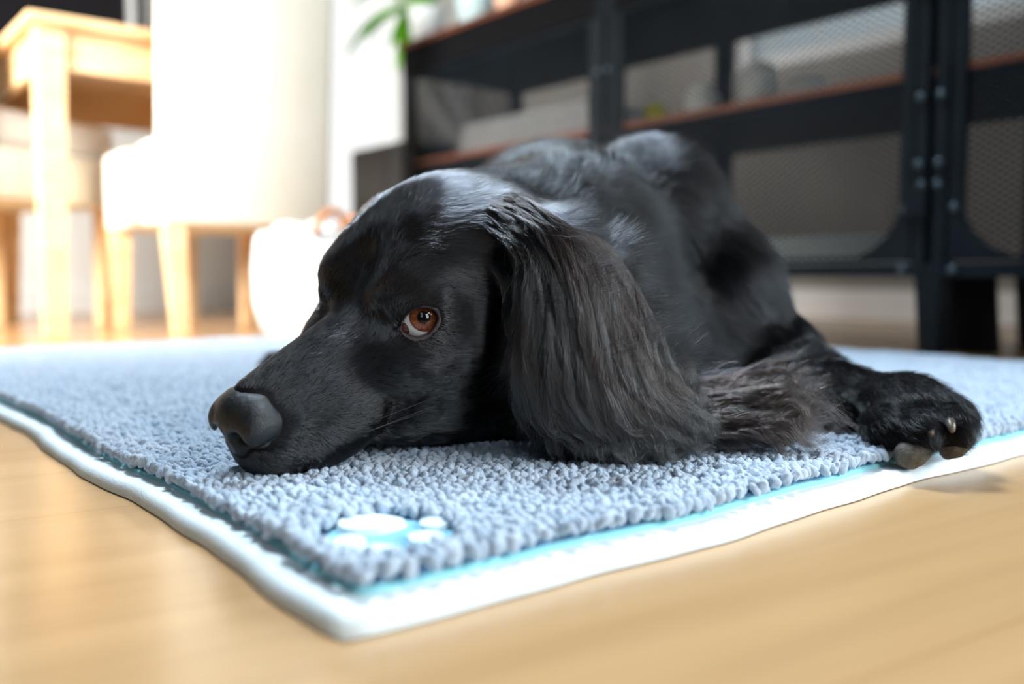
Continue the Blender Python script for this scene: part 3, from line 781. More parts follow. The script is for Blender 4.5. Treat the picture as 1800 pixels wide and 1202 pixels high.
PAW_E = [  # ellipsoids of the near paw: centre, radii
    ((0.286, 0.650, 0.041), (0.034, 0.036, 0.022)),
    ((0.2560, 0.622, 0.0310), (0.0150, 0.022, 0.0165)),
    ((0.2700, 0.603, 0.0315), (0.0145, 0.022, 0.0170)),
    ((0.2950, 0.606, 0.0330), (0.0140, 0.022, 0.0175)),
    ((0.3110, 0.632, 0.0350), (0.0130, 0.022, 0.0170)),
]
def body_field(P):
    Q = w2h(P)
    d = head_field(Q) * S
    b = None
    for a, c, ra, rb, k in BONES:
        e = d_cap(P, a, c, ra, rb); b = e if b is None else smin(b, e, k)
    b = smin(b, d_ell(P, (0.05, 1.09, 0.185), (0.092, 0.17, 0.090)), .04)          # back
    b = smin(b, d_ell(P, (0.130, 0.875, 0.200), (0.058, 0.085, 0.062)), .03)       # shoulder blade
    for c, r in PAW_E: b = smin(b, d_ell(P, c, r), .006 if r[0] < .02 else .012)
    d = smin(d, b, .03)
    # near ear: a thick soft flap running down its guides
    ear = None
    for g, r0, r1 in zip(EARG, (.007, .009, .010, .009, .008), (.010, .012, .012, .010, .008)):
        for i in range(len(g) - 1):
            e = d_cap(P, g[i] + [0, .006, 0], g[i + 1] + [0, .008, 0], r0 + (r1 - r0) * i / 4, r0 + (r1 - r0) * (i + 1) / 4)
            ear = e if ear is None else smin(ear, e, .022)
    top = np.clip((P[:, 2] - 0.135) / 0.03, 0, 1)
    d = smin(d, ear, .008) * (1 - top) + smin(d, ear, .03) * top
    # far ear root showing above the brow
    d = smin(d, d_cap(P, h2w((-5.6, -3.8, 2.6)), h2w((-5.9, -5.2, -2.0)), .013, .012), .016)
    return d
def grad(fn, P, e=2e-4):
    g = np.empty_like(P)
    for i in range(3):
        h_ = np.zeros(3); h_[i] = e; g[:, i] = fn(P + h_) - fn(P - h_)
    return g / (2 * e)

def surface_nets(fn, lo, hi, cell, levels=4, guard=1.6):
    """sparse surface nets: refine only the cells the surface can pass through"""
    cs = cell * 2 ** levels
    n = np.ceil((np.array(hi) - lo) / cs).astype(int)
    I = np.stack(np.meshgrid(*[np.arange(k) for k in n], indexing='ij'), -1).reshape(-1, 3)
    for lv in range(levels + 1):
        c = np.array(lo) + (I + .5) * cs
        I = I[np.abs(fn(c)) < cs * 0.87 * guard + cell]
        if lv < levels:
            off = np.stack(np.meshgrid((0, 1), (0, 1), (0, 1), indexing='ij'), -1).reshape(-1, 3)
            I = (I[:, None] * 2 + off).reshape(-1, 3); cs /= 2
    off = np.stack(np.meshgrid((0, 1), (0, 1), (0, 1), indexing='ij'), -1).reshape(-1, 3)
    K = np.int64(1 << 20)
    key = lambda J: (J[..., 0].astype(np.int64) * K + J[..., 1]) * K + J[..., 2]
    corners = I[:, None] + off
    ck, inv = np.unique(key(corners).ravel(), return_inverse=True)
    cj = np.stack([ck // (K * K), (ck // K) % K, ck % K], 1)
    fv = fn(np.array(lo) + cj * cell)
    fc = fv[inv].reshape(-1, 8)
    act = (fc.min(1) < 0) & (fc.max(1) >= 0)
    I = I[act]; fc = fc[act]
    # vertex = mean of edge crossings
    edges = [(a, b) for a in range(8) for b in range(a + 1, 8) if abs(off[a] - off[b]).sum() == 1]
    acc = np.zeros((len(I), 3)); cnt = np.zeros(len(I))
    for a, b in edges:
        x = (fc[:, a] < 0) != (fc[:, b] < 0)
        t = np.where(x, fc[:, a] / np.where(x, fc[:, a] - fc[:, b], 1), 0)
        acc += np.where(x[:, None], off[a] + t[:, None] * (off[b] - off[a]), 0); cnt += x
    V = np.array(lo) + (I + acc / cnt[:, None]) * cell
    kI = key(I); order = np.argsort(kI); ks = kI[order]
    def find(J):
        kk = key(J); p = np.clip(np.searchsorted(ks, kk), 0, len(ks) - 1)
        return np.where(ks[p] == kk, order[p], -1)
    F = []
    for ax in range(3):
        u, v = (ax + 1) % 3, (ax + 2) % 3
        a = 0; bidx = int(np.where((off == np.eye(3, dtype=int)[ax]).all(1))[0][0])
        s = (fc[:, 0] < 0) != (fc[:, bidx] < 0)
        J = I[s]; eu = np.eye(3, dtype=int)[u]; ev = np.eye(3, dtype=int)[v]
        q = np.stack([find(J), find(J - eu), find(J - eu - ev), find(J - ev)], 1)
        flip = fc[s, 0] >= 0
        q[flip] = q[flip][:, ::-1]
        F.append(q[(q >= 0).all(1)])
    F = np.concatenate(F)
    return V, F

def refine(V, F, sel_fn, fn):
    """one quad subdivision where asked, then pull the new vertices onto the surface"""
    me = bpy.data.meshes.new('t'); me.from_pydata(V.tolist(), [], F.tolist() if hasattr(F, 'tolist') else F)
    bm = bmesh.new(); bm.from_mesh(me); bpy.data.meshes.remove(me)
    c = np.array([f.calc_center_median()[:] for f in bm.faces]); s = sel_fn(c)
    fs = [f for f, k in zip(bm.faces, s) if k]
    es = list({e for f in fs for e in f.edges})
    bmesh.ops.subdivide_edges(bm, edges=es, cuts=1, use_grid_fill=True)
    bm.verts.ensure_lookup_table()
    return bm

def project(P, fn, it=3, mx=0.002):
    P = P.copy()
    for _ in range(it):
        d = fn(P); g = grad(fn, P); gg = (g * g).sum(1)
        st = (d / np.maximum(gg, 0.05))[:, None] * g
        ln = np.linalg.norm(st, axis=1, keepdims=True)
        P -= st * np.minimum(1, mx / np.maximum(ln, 1e-9))
    return P

m_skin = noise_mix(mat('black_skin', rough=0.55), (0.006, 0.0055, 0.006), (0.012, 0.010, 0.010), scale=(60, 60, 60))
nodes(m_skin)[2].inputs['Specular IOR Level'].default_value = 0.05
m_lid = noise_mix(mat('pinkish_grey_eyelid_skin', rough=0.5), (0.030, 0.020, 0.021), (0.085, 0.052, 0.054), scale=(260, 260, 260), bump=0.5, bscale=1600)
V, F = surface_nets(body_field, (-0.33, 0.44, 0.004), (0.40, 1.64, 0.32), 0.0035)
V = project(V, body_field, 2)
bm = refine(V, F, lambda c: (c[:, 1] < 0.70) & (c[:, 0] < 0.10) & (c[:, 2] < 0.24), body_field)
P = project(np.array([v.co[:] for v in bm.verts]), body_field, 2)
me = bpy.data.meshes.new('t2')
for v, p in zip(bm.verts, P): v.co = p
eyec = [h2w(ECL * [1, sg, 1] + E0 * [1, sg, 1]) for sg in (1, -1)]
def near_eye(c): return np.minimum(np.linalg.norm(c - eyec[0], axis=1), np.linalg.norm(c - eyec[1], axis=1)) < 0.027
c = np.array([f.calc_center_median()[:] for f in bm.faces]); s = near_eye(c)
es = list({e for f, k in zip(bm.faces, s) if k for e in f.edges})
bmesh.ops.subdivide_edges(bm, edges=es, cuts=2, use_grid_fill=True)
P = np.array([v.co[:] for v in bm.verts]); q = near_eye(P); P[q] = project(P[q], body_field, 3, .001)
for v, p in zip(bm.verts, P): v.co = p
bmesh.ops.recalc_face_normals(bm, faces=bm.faces)
dog = empty('dog', (0.05, 0.86, 0.02), 'black long-eared dog lying on the blue rug with its chin down, looking up', 'dog')
body = obj('body', bm, m_skin, None, True)
body.data.materials.append(m_lid)
for p_ in body.data.polygons:
    if near_eye(np.array([p_.center[:]]))[0]:
        q_ = w2h(np.array([p_.center[:]])); q_[:, 1] = np.abs(q_[:, 1]); a_, o_ = almond(q_)
        b_low = -float(((q_ - ECL) @ EV)[0]); b_out = float(((q_ - ECL) @ EH)[0])
        if a_[0] < 0.05 + 0.14 * min(max(b_low, 0), 1) + 0.08 * max(b_out - .5, 0) + 0.04 * float(vnoise(q_ * 5, 6)[0]) and o_[0] > 0.3: p_.material_index = 1
body.parent = dog; body.matrix_parent_inverse = Matrix.Translation(-dog.location)
def attach(o, par=None):
    o.parent = par or dog
    o.matrix_parent_inverse = Matrix.Translation(-dog.location) if par is None else Matrix.Identity(4)
    return o

# ---- nose leather
def nose_field(Q):
    M = np.stack([Q[:, 0], np.abs(Q[:, 1]), Q[:, 2]], 1)
    d = d_ell(M, (10.15, 0, -1.50), (1.30, 1.75, 1.25))
    d = smin(d, d_ell(M, (9.65, 0, -0.75), (1.25, 1.5, 0.80)), .5)
    d = smin(d, d_ell(M, (10.0, 1.35, -1.70), (1.25, 0.85, 1.10)), .35)        # wings
    d = smin(d, d_ell(M, (10.5, 0.0, -2.45), (0.85, 0.95, 1.05)), .5)
    d = smax(d, -d_cap(M, (11.8, 0.70, -1.95), (9.6, 0.95, -1.95), .47, .34), .3)     # nostril
    d = smax(d, -d_cap(M, (11.1, 1.05, -2.2), (9.5, 2.7, -2.35), .24, .10), .25)      # comma slit
    d = smax(d, -d_cap(M, (11.6, 0, -1.4), (11.4, 0, -3.5), .10, .10), .2)           # groove
    return d
V, F = surface_nets(lambda P: nose_field(P), (8.0, -2.9, -4.0), (12.2, 2.9, 0.6), 0.085, 3)
V = project(V, nose_field, 2, .05)
V += (vnoise(V * 9, 3) * 0.012 + vnoise(V * 4.5, 8) * .010)[:, None] * grad(nose_field, V, 1e-2)
m_nose = noise_mix(mat('black_nose_leather', rough=0.42), (0.007, 0.0075, 0.008), (0.016, 0.016, 0.017), scale=(150, 150, 150), bump=0.35, bscale=1500)
nose = mesh_np('nose', h2w(V), F, m_nose); attach(nose)
bm = bmesh.new(); bm.from_mesh(nose.data); bmesh.ops.recalc_face_normals(bm, faces=bm.faces); bm.to_mesh(nose.data); bm.free()

# ---- eyes: white of the eye, iris, pupil and a clear cornea
m_sclera = noise_mix(mat('eye_white', rough=0.12), (0.62, 0.60, 0.58), (0.78, 0.77, 0.75), scale=(60, 60, 60))
m_iris = bpy.data.materials.new('amber_iris'); m_iris.use_nodes = True
n, l, b = nodes(m_iris)
tc = n.new('ShaderNodeTexCoord'); sp = n.new('ShaderNodeSeparateXYZ'); l.new(tc.outputs['Object'], sp.inputs[0])
def mth(op, a, b_=None, c_=None):
    q = n.new('ShaderNodeMath'); q.operation = op
    for i, x in enumerate((a, b_, c_)):
        if x is None: continue
        if isinstance(x, (int, float)): q.inputs[i].default_value = x
        else: l.new(x, q.inputs[i])
    return q.outputs[0]
rad = mth('SQRT', mth('ADD', mth('MULTIPLY', sp.outputs[0], sp.outputs[0]), mth('MULTIPLY', sp.outputs[1], sp.outputs[1])))
ang = mth('ARCTAN2', sp.outputs[1], sp.outputs[0])
cx = n.new('ShaderNodeCombineXYZ'); l.new(mth('MULTIPLY', ang, 7.0), cx.inputs[0]); l.new(mth('MULTIPLY', rad, 1.6), cx.inputs[1])
ns = n.new('ShaderNodeTexNoise'); ns.inputs['Scale'].default_value = 1.6; ns.inputs['Detail'].default_value = 5; l.new(cx.outputs[0], ns.inputs['Vector'])
cr = n.new('ShaderNodeValToRGB'); cr.color_ramp.elements[0].position = 0.3; cr.color_ramp.elements[0].color = (0.07, 0.014, 0.005, 1)
cr.color_ramp.elements[1].position = 0.75; cr.color_ramp.elements[1].color = (0.42, 0.11, 0.03, 1); l.new(ns.outputs[0], cr.inputs[0])
rr = n.new('ShaderNodeValToRGB'); l.new(rad, rr.inputs[0]); R_ = rr.color_ramp
R_.elements[0].position = 0.34; R_.elements[0].color = (0, 0, 0, 1); R_.elements[1].position = 0.40; R_.elements[1].color = (.6, .6, .6, 1)
for ps, cc in ((0.55, (1, 1, 1, 1)), (0.72, (.9, .9, .9, 1)), (0.86, (0.10, 0.08, 0.08, 1))):
    e_ = R_.elements.new(ps); e_.color = cc
mxx = n.new('ShaderNodeMix'); mxx.data_type = 'RGBA'; mxx.blend_type = 'MULTIPLY'; mxx.inputs[0].default_value = 1
l.new(cr.outputs[0], mxx.inputs[6]); l.new(rr.outputs[0], mxx.inputs[7]); l.new(mxx.outputs[2], b.inputs['Base Color'])
b.inputs['Roughness'].default_value = 0.9; b.inputs['Specular IOR Level'].default_value = 0.0
m_cornea = mat('clear_cornea', (1, 1, 1), 0.0, Transmission_Weight=1.0, IOR=1.34)
m_pink = noise_mix(mat('dark_pink_lid_rim', rough=0.3), (0.045, 0.013, 0.009), (0.08, 0.024, 0.018), scale=(300, 300, 300))
IR = 0.80                                                      # iris radius, head units
for sg in (1, -1):
    ec = ECL * [1, sg, 1]; e0 = E0 * [1, sg, 1]; eh = EH * [1, sg, 1]
    g = e0 + eh * 0.27 + EV * 0.22 
    if sg < 0: g = e0 + eh * (-0.25) + EV * 0.16
    g /= np.linalg.norm(g)                                     # gaze
    gx = np.cross(EV, g); gx /= np.linalg.norm(gx); gy = np.cross(g, gx)
    MW = Matrix(((HB.T * S) @ np.stack([gx, gy, g], 1)).tolist()).to_4x4(); MW.translation = Vector(h2w(ec))
    def place(o, par=None):
        o.matrix_world = MW
        return o
    bm = bmesh.new(); bmesh.ops.create_uvsphere(bm, u_segments=64, v_segments=48, radius=RE)
    zi = math.sqrt(RE * RE - IR * IR)
    for v in bm.verts:
        if v.co.z > zi: v.co.z = zi - 0.10 * (1 - math.hypot(v.co.x, v.co.y) / IR) - 0.02
    sc_o = obj('eye', bm, m_sclera, None, True); attach(sc_o)
    sc_o.matrix_parent_inverse = Matrix.Identity(4); sc_o.matrix_basis = Matrix.Translation(-dog.location) @ MW
    bm = bmesh.new(); c0 = bm.verts.new((0, 0, zi - 0.10)); prev = None
    for r in np.linspace(0.06, IR + 0.02, 14):
        row = [bm.verts.new((r * math.cos(t), r * math.sin(t), zi - 0.10 * (1 - r / IR) - 0.012)) for t in np.linspace(0, 2 * math.pi, 64, endpoint=False)]
        for k in range(64):
            if prev: bm.faces.new((prev[k], row[k], row[(k + 1) % 64], prev[(k + 1) % 64]))
            else: bm.faces.new((c0, row[k], row[(k + 1) % 64]))
        prev = row
    obj('iris', bm, m_iris, sc_o, True)
    bm = bmesh.new(); prev = None
    rc = 1.02; zc = zi + 0.03 - math.sqrt(rc * rc - (IR + .04) ** 2)
    top = bm.verts.new((0, 0, zc + rc))
    for r in np.linspace(0.05, IR + 0.04, 16):
        row = [bm.verts.new((r * math.cos(t), r * math.sin(t), zc + math.sqrt(rc * rc - r * r))) for t in np.linspace(0, 2 * math.pi, 64, endpoint=False)]
        for k in range(64):
            if prev: bm.faces.new((prev[k], row[k], row[(k + 1) % 64], prev[(k + 1) % 64]))
            else: bm.faces.new((top, row[k], row[(k + 1) % 64]))
        prev = row
    co = obj('cornea', bm, m_cornea, sc_o, True)
    md = co.modifiers.new('s', 'SOLIDIFY'); md.thickness = 0.02; md.offset = -1
    # wet corner of the eye
    bm = bmesh.new(); bmesh.ops.create_uvsphere(bm, u_segments=20, v_segments=12, radius=1)
    cc = ec + 1.25 * (e0 * 0.83 - eh * 0.80 - EV * 0.12) / np.linalg.norm(e0 * 0.83 - eh * 0.80 - EV * 0.12)
    for v in bm.verts:
        q = cc + eh * v.co.x * 0.36 + EV * v.co.y * 0.34 + e0 * v.co.z * 0.20; v.co = Vector(h2w(q))
    attach(obj('tear_duct', bm, m_pink, None, True))

# ---- paw pads and claws of the near paw
m_pad = noise_mix(mat('grey_brown_paw_pad', rough=0.6), (0.06, 0.050, 0.036), (0.13, 0.11, 0.08), scale=(160, 160, 160), bump=0.8, bscale=900)
m_claw = noise_mix(mat('horn_claw', rough=0.4), (0.07, 0.05, 0.032), (0.15, 0.11, 0.08), scale=(200, 200, 200))
def px_at(px, py, Y): return unp(px, py, Y)
for (px, py, Y), (rx, ry, rz), tilt in (((1606, 796, .592), (.0125, .011, .0090), -22), ((1680, 778, .598), (.0085, .011, .0120), 24)):
    bm = bmesh.new(); bmesh.ops.create_uvsphere(bm, u_segments=40, v_segments=28, radius=1)
    R = Matrix.Rotation(math.radians(tilt), 3, 'Y')
    for v in bm.verts:
        c = v.co.copy(); nz = float(vnoise(np.array([c[:]]) * 3.1, 4)[0]); c *= 1 + 0.05 * nz
        c.z *= 1 - 0.25 * c.x
        v.co = R @ Vector((c.x * rx, c.y * ry, c.z * rz)) + Vector(px_at(px, py, Y))
    attach(obj('paw_pad', bm, m_pad, None, True))
for (px, py, Y), (ex, ey, eY) in (((1636, 750, .592), (1636, 764, .580)), ((1668, 742, .594), (1674, 757, .580))):
    bm = bmesh.new(); a = Vector(px_at(px, py - 4, Y + .008)); e_ = Vector(px_at(ex, ey, eY)); m_ = (a + e_) / 2 + Vector((0, 0, .0015))
    tube(bm, [a, m_, e_], [.0040, .0036, .0018], 10); attach(obj('claw', bm, m_claw, None, True))
# ------------------------------------------------------------------ coat: real hair strands
HAIR_SCALE = 1.0
def hair_mat(name, c1, c2, rough=0.28, spec=None):
    m = bpy.data.materials.new(name); m.use_nodes = True; nt = m.node_tree; nt.nodes.clear()
    out = nt.nodes.new('ShaderNodeOutputMaterial'); h = nt.nodes.new('ShaderNodeBsdfHairPrincipled')
    h.parametrization = 'COLOR'; h.inputs['Roughness'].default_value = rough; h.inputs['Radial Roughness'].default_value = 0.28
    h.inputs['Random Roughness'].default_value = 0.3; h.inputs['IOR'].default_value = 1.62
    hi = nt.nodes.new('ShaderNodeHairInfo'); cr = nt.nodes.new('ShaderNodeValToRGB')
    cr.color_ramp.elements[0].color = (*c1, 1); cr.color_ramp.elements[1].color = (*c2, 1); cr.color_ramp.elements[0].position = 0.45
    nt.links.new(hi.outputs['Random'], cr.inputs[0]); nt.links.new(cr.outputs[0], h.inputs['Color']); nt.links.new(h.outputs[0], out.inputs[0])
    return m
m_fur = hair_mat('glossy_black_coat', (0.0015, 0.0015, 0.002), (0.012, 0.012, 0.014), 0.13)
m_fur.node_tree.nodes['Principled Hair BSDF'].inputs['IOR'].default_value = 1.68
m_fur2 = hair_mat('black_body_coat', (0.001, 0.001, 0.0015), (0.006, 0.006, 0.007), 0.13)
m_fur2.node_tree.nodes['Principled Hair BSDF'].inputs['IOR'].default_value = 1.42
m_earh = hair_mat('black_ear_hair', (0.002, 0.002, 0.002), (0.036, 0.030, 0.029), 0.13)
m_earh.node_tree.nodes['Principled Hair BSDF'].inputs['IOR'].default_value = 1.75
m_tuft = hair_mat('sun_browned_feathering', (0.003, 0.002, 0.002), (0.060, 0.036, 0.028), 0.2)

def curves_obj(name, P, rad, m):
    """P: (n, k, 3) strand points; rad: (n,) root radius, tapering to the tip"""
    n, k, _ = P.shape
    hc = bpy.data.hair_curves.new(name)
    hc.add_curves([k] * n)
    hc.points.foreach_set('position', (P - np.array(dog.location)).astype(np.float32).ravel())
    tp = np.linspace(1, 0, k) ** 0.6 * 0.9 + 0.1
    at = hc.attributes.get('radius') or hc.attributes.new('radius', 'FLOAT', 'POINT')
    at.data.foreach_set('value', (rad[:, None] * tp[None]).astype(np.float32).ravel())
    hc.materials.append(m)
    o = bpy.data.objects.new(name, hc); C.objects.link(o)
    o.parent = dog
    return o

# triangles of the body for scattering roots
bme = body.data; bme.calc_loop_triangles()
vv = np.empty(len(bme.vertices) * 3, np.float32); bme.vertices.foreach_get('co', vv); vv = vv.reshape(-1, 3).astype(float)
vn = np.empty(len(bme.vertices) * 3, np.float32); bme.vertices.foreach_get('normal', vn); vn = vn.reshape(-1, 3).astype(float)
tt = np.empty(len(bme.loop_triangles) * 3, np.int32); bme.loop_triangles.foreach_get('vertices', tt); tt = tt.reshape(-1, 3)
ta = np.linalg.norm(np.cross(vv[tt[:, 1]] - vv[tt[:, 0]], vv[tt[:, 2]] - vv[tt[:, 0]]), axis=1) / 2
tc_ = vv[tt].mean(1); tn = vn[tt].mean(1); tn /= np.maximum(np.linalg.norm(tn, axis=1, keepdims=True), 1e-9)
view = np.array([0, 0, CAM_H]) - tc_; vd = np.linalg.norm(view, axis=1); facing = (tn * view).sum(1) / vd
def ear_dist(P):
    best = np.full(len(P), 9.0); dirn = np.zeros((len(P), 3)); par = np.zeros(len(P))
    for g in EARG:
        for i in range(len(g) - 1):
            a, b_ = g[i] + [0, .007, 0], g[i + 1] + [0, .007, 0]; ba = b_ - a
            t = np.clip((P - a) @ ba / (ba @ ba), 0, 1); d = np.linalg.norm(P - a - t[:, None] * ba, axis=1)
            q = d < best; best[q] = d[q]; dirn[q] = ba / np.linalg.norm(ba); par[q] = (i + t[q]) / (len(g) - 1)
    return best, dirn, par
def norm(v): return v / np.maximum(np.linalg.norm(v, axis=-1, keepdims=True), 1e-9)
FLOWB = [(h2w((-9, 0, 0)), (0.05, 0.80, 0.20), .10), ((0.05, 0.80, 0.20), (0.05, 1.05, 0.24), .12), ((0.05, 1.05, 0.24), (0.0, 1.4, 0.20), .12),
         ((0.12, 0.86, 0.25), (0.20, 0.87, 0.13), .07), ((0.20, 0.87, 0.13), (0.25, 0.86, 0.05), .06), ((0.250, 0.845, 0.058), (0.288, 0.65, 0.040), .04),
         ((0.288, 0.65, 0.040), (0.30, 0.60, 0.030), .04), ((-0.13, 0.90, 0.052), (-0.25, 0.98, 0.036), .04), ((-0.06, 0.87, 0.22), (-0.12, 0.88, 0.09), .06),
         ((0.06, 0.76, 0.16), (0.12, 0.80, 0.06), .08)]
def flow(P, N):
    """coat direction at surface points (before projection)"""
    Q = w2h(P); f, y, u = Q.T
    sg = np.sign(y); ay = np.abs(y)
    # head, in head axes
    D = np.zeros((len(P), 3)); D[:, 0] = -1
    side = np.clip((ay - 1.5) / 2.5, 0, 1)
    D[:, 2] += np.where(f > 2.5, -0.30 * side, 0)
    up = np.clip((f + 6) / 5, 0, 1) * (f < 3)
    D[:, 2] += -0.85 * np.clip((f - 4.5) / 2.5, 0, 1) * np.clip((-u - 1.6) / 1.2, 0, 1)
    D[:, 2] += 0.35 * np.clip((u + .5) / 3, 0, 1) * np.clip(1 - ay / 2.2, 0, 1) * up      # middle of the forehead
    back = np.clip((1.0 - f) / 3, 0, 1)
    D[:, 1] += sg * 0.75 * back * np.clip((ay - .8) / 1.8, 0, 1) * np.clip((u + 3) / 3, 0, 1)
    D[:, 2] += -0.75 * back * side
    for s_ in (1, -1):
        ec = (ECL + E0) * [1, s_, 1]
        r = Q - ec; rl = np.linalg.norm(r, axis=1); w = np.exp(-(rl / 2.1) ** 2)[:, None] * 1.9
        D += norm(r) * w * np.where(r[:, :1] > 0, .7, 1.0)
    Dh = norm(D) @ HB
    # trunk and limbs
    W = np.zeros(len(P)); Db = np.zeros((len(P), 3))
    for a, b_, rr_ in FLOWB:
        a = np.array(a); b_ = np.array(b_); ba = b_ - a; t = np.clip((P - a) @ ba / (ba @ ba), 0, 1)
        d = np.linalg.norm(P - a - t[:, None] * ba, axis=1) / rr_; w = 1 / (d ** 4 + .02); W += w; Db += w[:, None] * norm(ba[None])
    Db = norm(Db / W[:, None]); Db[:, 2] -= 0.35
    wh = np.clip((f + 9.5) / 3.0, 0, 1); wh = wh * (np.abs(y) < 9) * (u > -10)
    out = Dh * wh[:, None] + Db * (1 - wh[:, None])
    T = out - N * (out * N).sum(1, keepdims=True)
    return norm(T), Q, wh

def scatter(n, dens, seed):
    r = np.random.default_rng(seed); w = ta * dens; w = w / w.sum()
    k = r.choice(len(ta), n, p=w); a, b_ = r.random(n), r.random(n); q = a + b_ > 1; a[q], b_[q] = 1 - a[q], 1 - b_[q]
    v0, v1, v2 = vv[tt[k, 0]], vv[tt[k, 1]], vv[tt[k, 2]]
    n0, n1, n2 = vn[tt[k, 0]], vn[tt[k, 1]], vn[tt[k, 2]]
    return v0 + (v1 - v0) * a[:, None] + (v2 - v0) * b_[:, None], norm(n0 + (n1 - n0) * a[:, None] + (n2 - n0) * b_[:, None])

def bare(P, Q):
    """eye openings, nose leather, paw pads and the patch pressed to the rug carry no coat"""
    M = np.stack([Q[:, 0], np.abs(Q[:, 1]), Q[:, 2]], 1)
    am, o = almond(M, 1.30, 0.92, 0.86)
    e = (am < 0.06) & (o > 0) & (np.linalg.norm(M - ECL, axis=1) < 2.2)
    nz = nose_field(M) < 0.10
    pad = np.zeros(len(P), bool)
    for c, r in PADS: pad |= np.linalg.norm(P - c, axis=1) < r
    return e | nz | pad | (P[:, 2] < 0.014)

def strands(P, T, N, ln, k, lift, droop, wig, r):
    n = len(P); out = np.empty((n, k, 3)); out[:, 0] = P - N * 0.00008; st = (ln / (k - 1))[:, None]
    Bn = np.cross(N, T); w1 = r.normal(0, 1, (n, 1)) * wig; w2 = r.normal(0, 1, (n, 1)) * wig
    for i in range(1, k):
        t = (i - .5) / (k - 1)
        d = T + N * (lift * (1 - droop * t)) + Bn * (w1 + w2 * math.sin(3 * t)) + N * (w2 * .15)
        out[:, i] = out[:, i - 1] + norm(d) * st
    return out
PADS = [(px_at(1606, 801, .588), .0090), (px_at(1682, 780, .594), .0085)]
Qc = w2h(tc_); edc, _, epar = ear_dist(tc_)
is_ear_t = (edc < 0.0145) & (epar > 0.10)
ishead = (Qc[:, 0] > -10) & (tc_[:, 1] < .72) & ~is_ear_t & (np.abs(Qc[:, 1]) < 8)
# --- short coat of the head
def coat(name, n, dens, seed, lenf, k, wig, lift, radius, m, ear=False):
    P, N = scatter(n, dens, seed); r = np.random.default_rng(seed + 50)
    T, Q, wh = flow(P, N)
    if ear:
        _, dE, _ = ear_dist(P); T = norm(dE - N * (dE * N).sum(1, keepdims=True))
    ok = ~bare(P, Q); P, N, T, Q, wh = P[ok], N[ok], T[ok], Q[ok], wh[ok]
    # the coat parts and swirls a little
    Bn = np.cross(N, T)
    a = vnoise(P * 160, 11) * 0.28 + vnoise(P * 60, 12) * 0.22 + vnoise(P * 420, 15) * 0.22
    T = norm(T + Bn * (a + (1 - wh) * (vnoise(P * 26, 31) * .35) + wh * vnoise(P * 34, 33) * .28)[:, None] + N * ((1 - wh) * vnoise(P * 34, 32) * .16)[:, None])
    ln = lenf(P, Q, wh) * r.uniform(.65, 1.2, len(P))
    lf = (lift * r.uniform(.6, 1.5, len(P)) * (1 + .35 * vnoise(P * 120, 13)))[:, None]
    X = strands(P, T, N, ln, k, lf, 1.05, wig, r)
    X[..., 2] = np.maximum(X[..., 2], 0.0165 + 0.002 * (X[..., 1] > 0))
    rad = radius(P, Q) * r.uniform(.7, 1.2, len(P))
    return curves_obj(name, X, rad, m)
def len_head(P, Q, wh):
    f, y, u = Q.T; L = np.interp(f, [-10, -6, -3, 0, 3, 6, 10], [.020, .014, .0105, .0080, .0062, .0048, .0036])
    de = np.minimum(np.linalg.norm(Q - ECL - E0, axis=1), np.linalg.norm(Q - (ECL + E0) * [1, -1, 1], axis=1))
    L *= np.clip(.28 + (de - 1.0) / 2.2, .28, 1)
    return L * (1 + .5 * np.clip((-5 - u) / 3, 0, 1))
NH = HAIR_SCALE
coat('coat', int(150000 * NH), ishead * np.clip(.25 + 1.4 * (facing + .15), .12, 1), 21, len_head, 5, .10, .26, lambda P, Q: np.interp(Q[:, 0], [0, 5], [.00012, .00008]), m_fur)
# --- longer coat of neck, trunk and legs
def len_body(P, Q, wh):
    L = np.full(len(P), .024)
    arm = (P[:, 0] > .20) & (P[:, 2] < .10); L[arm] = .012
    paw = (P[:, 0] > .235) & (P[:, 1] < .69); L[paw] = .011
    far = (P[:, 0] < -.12); L[far] = .012
    nk = (P[:, 1] < .82) & (P[:, 0] < .18) & (P[:, 2] > .08); L[nk] = .034
    return L
coat('coat', int(120000 * NH), (~ishead & ~is_ear_t) * np.clip(.2 + 1.4 * (facing + .2), .06, 1) / np.maximum(vd, .5) ** 1.6, 22, len_body, 6, .16, .30,
     lambda P, Q: np.where(P[:, 1] < .70, .00008, .00016), m_fur2)

coat('coat', int(45000 * NH), is_ear_t * np.clip(.4 + facing, .25, 1), 23, lambda P, Q, wh: np.full(len(P), .014), 6, .16, .16, lambda P, Q: np.full(len(P), .00011), m_earh, ear=True)

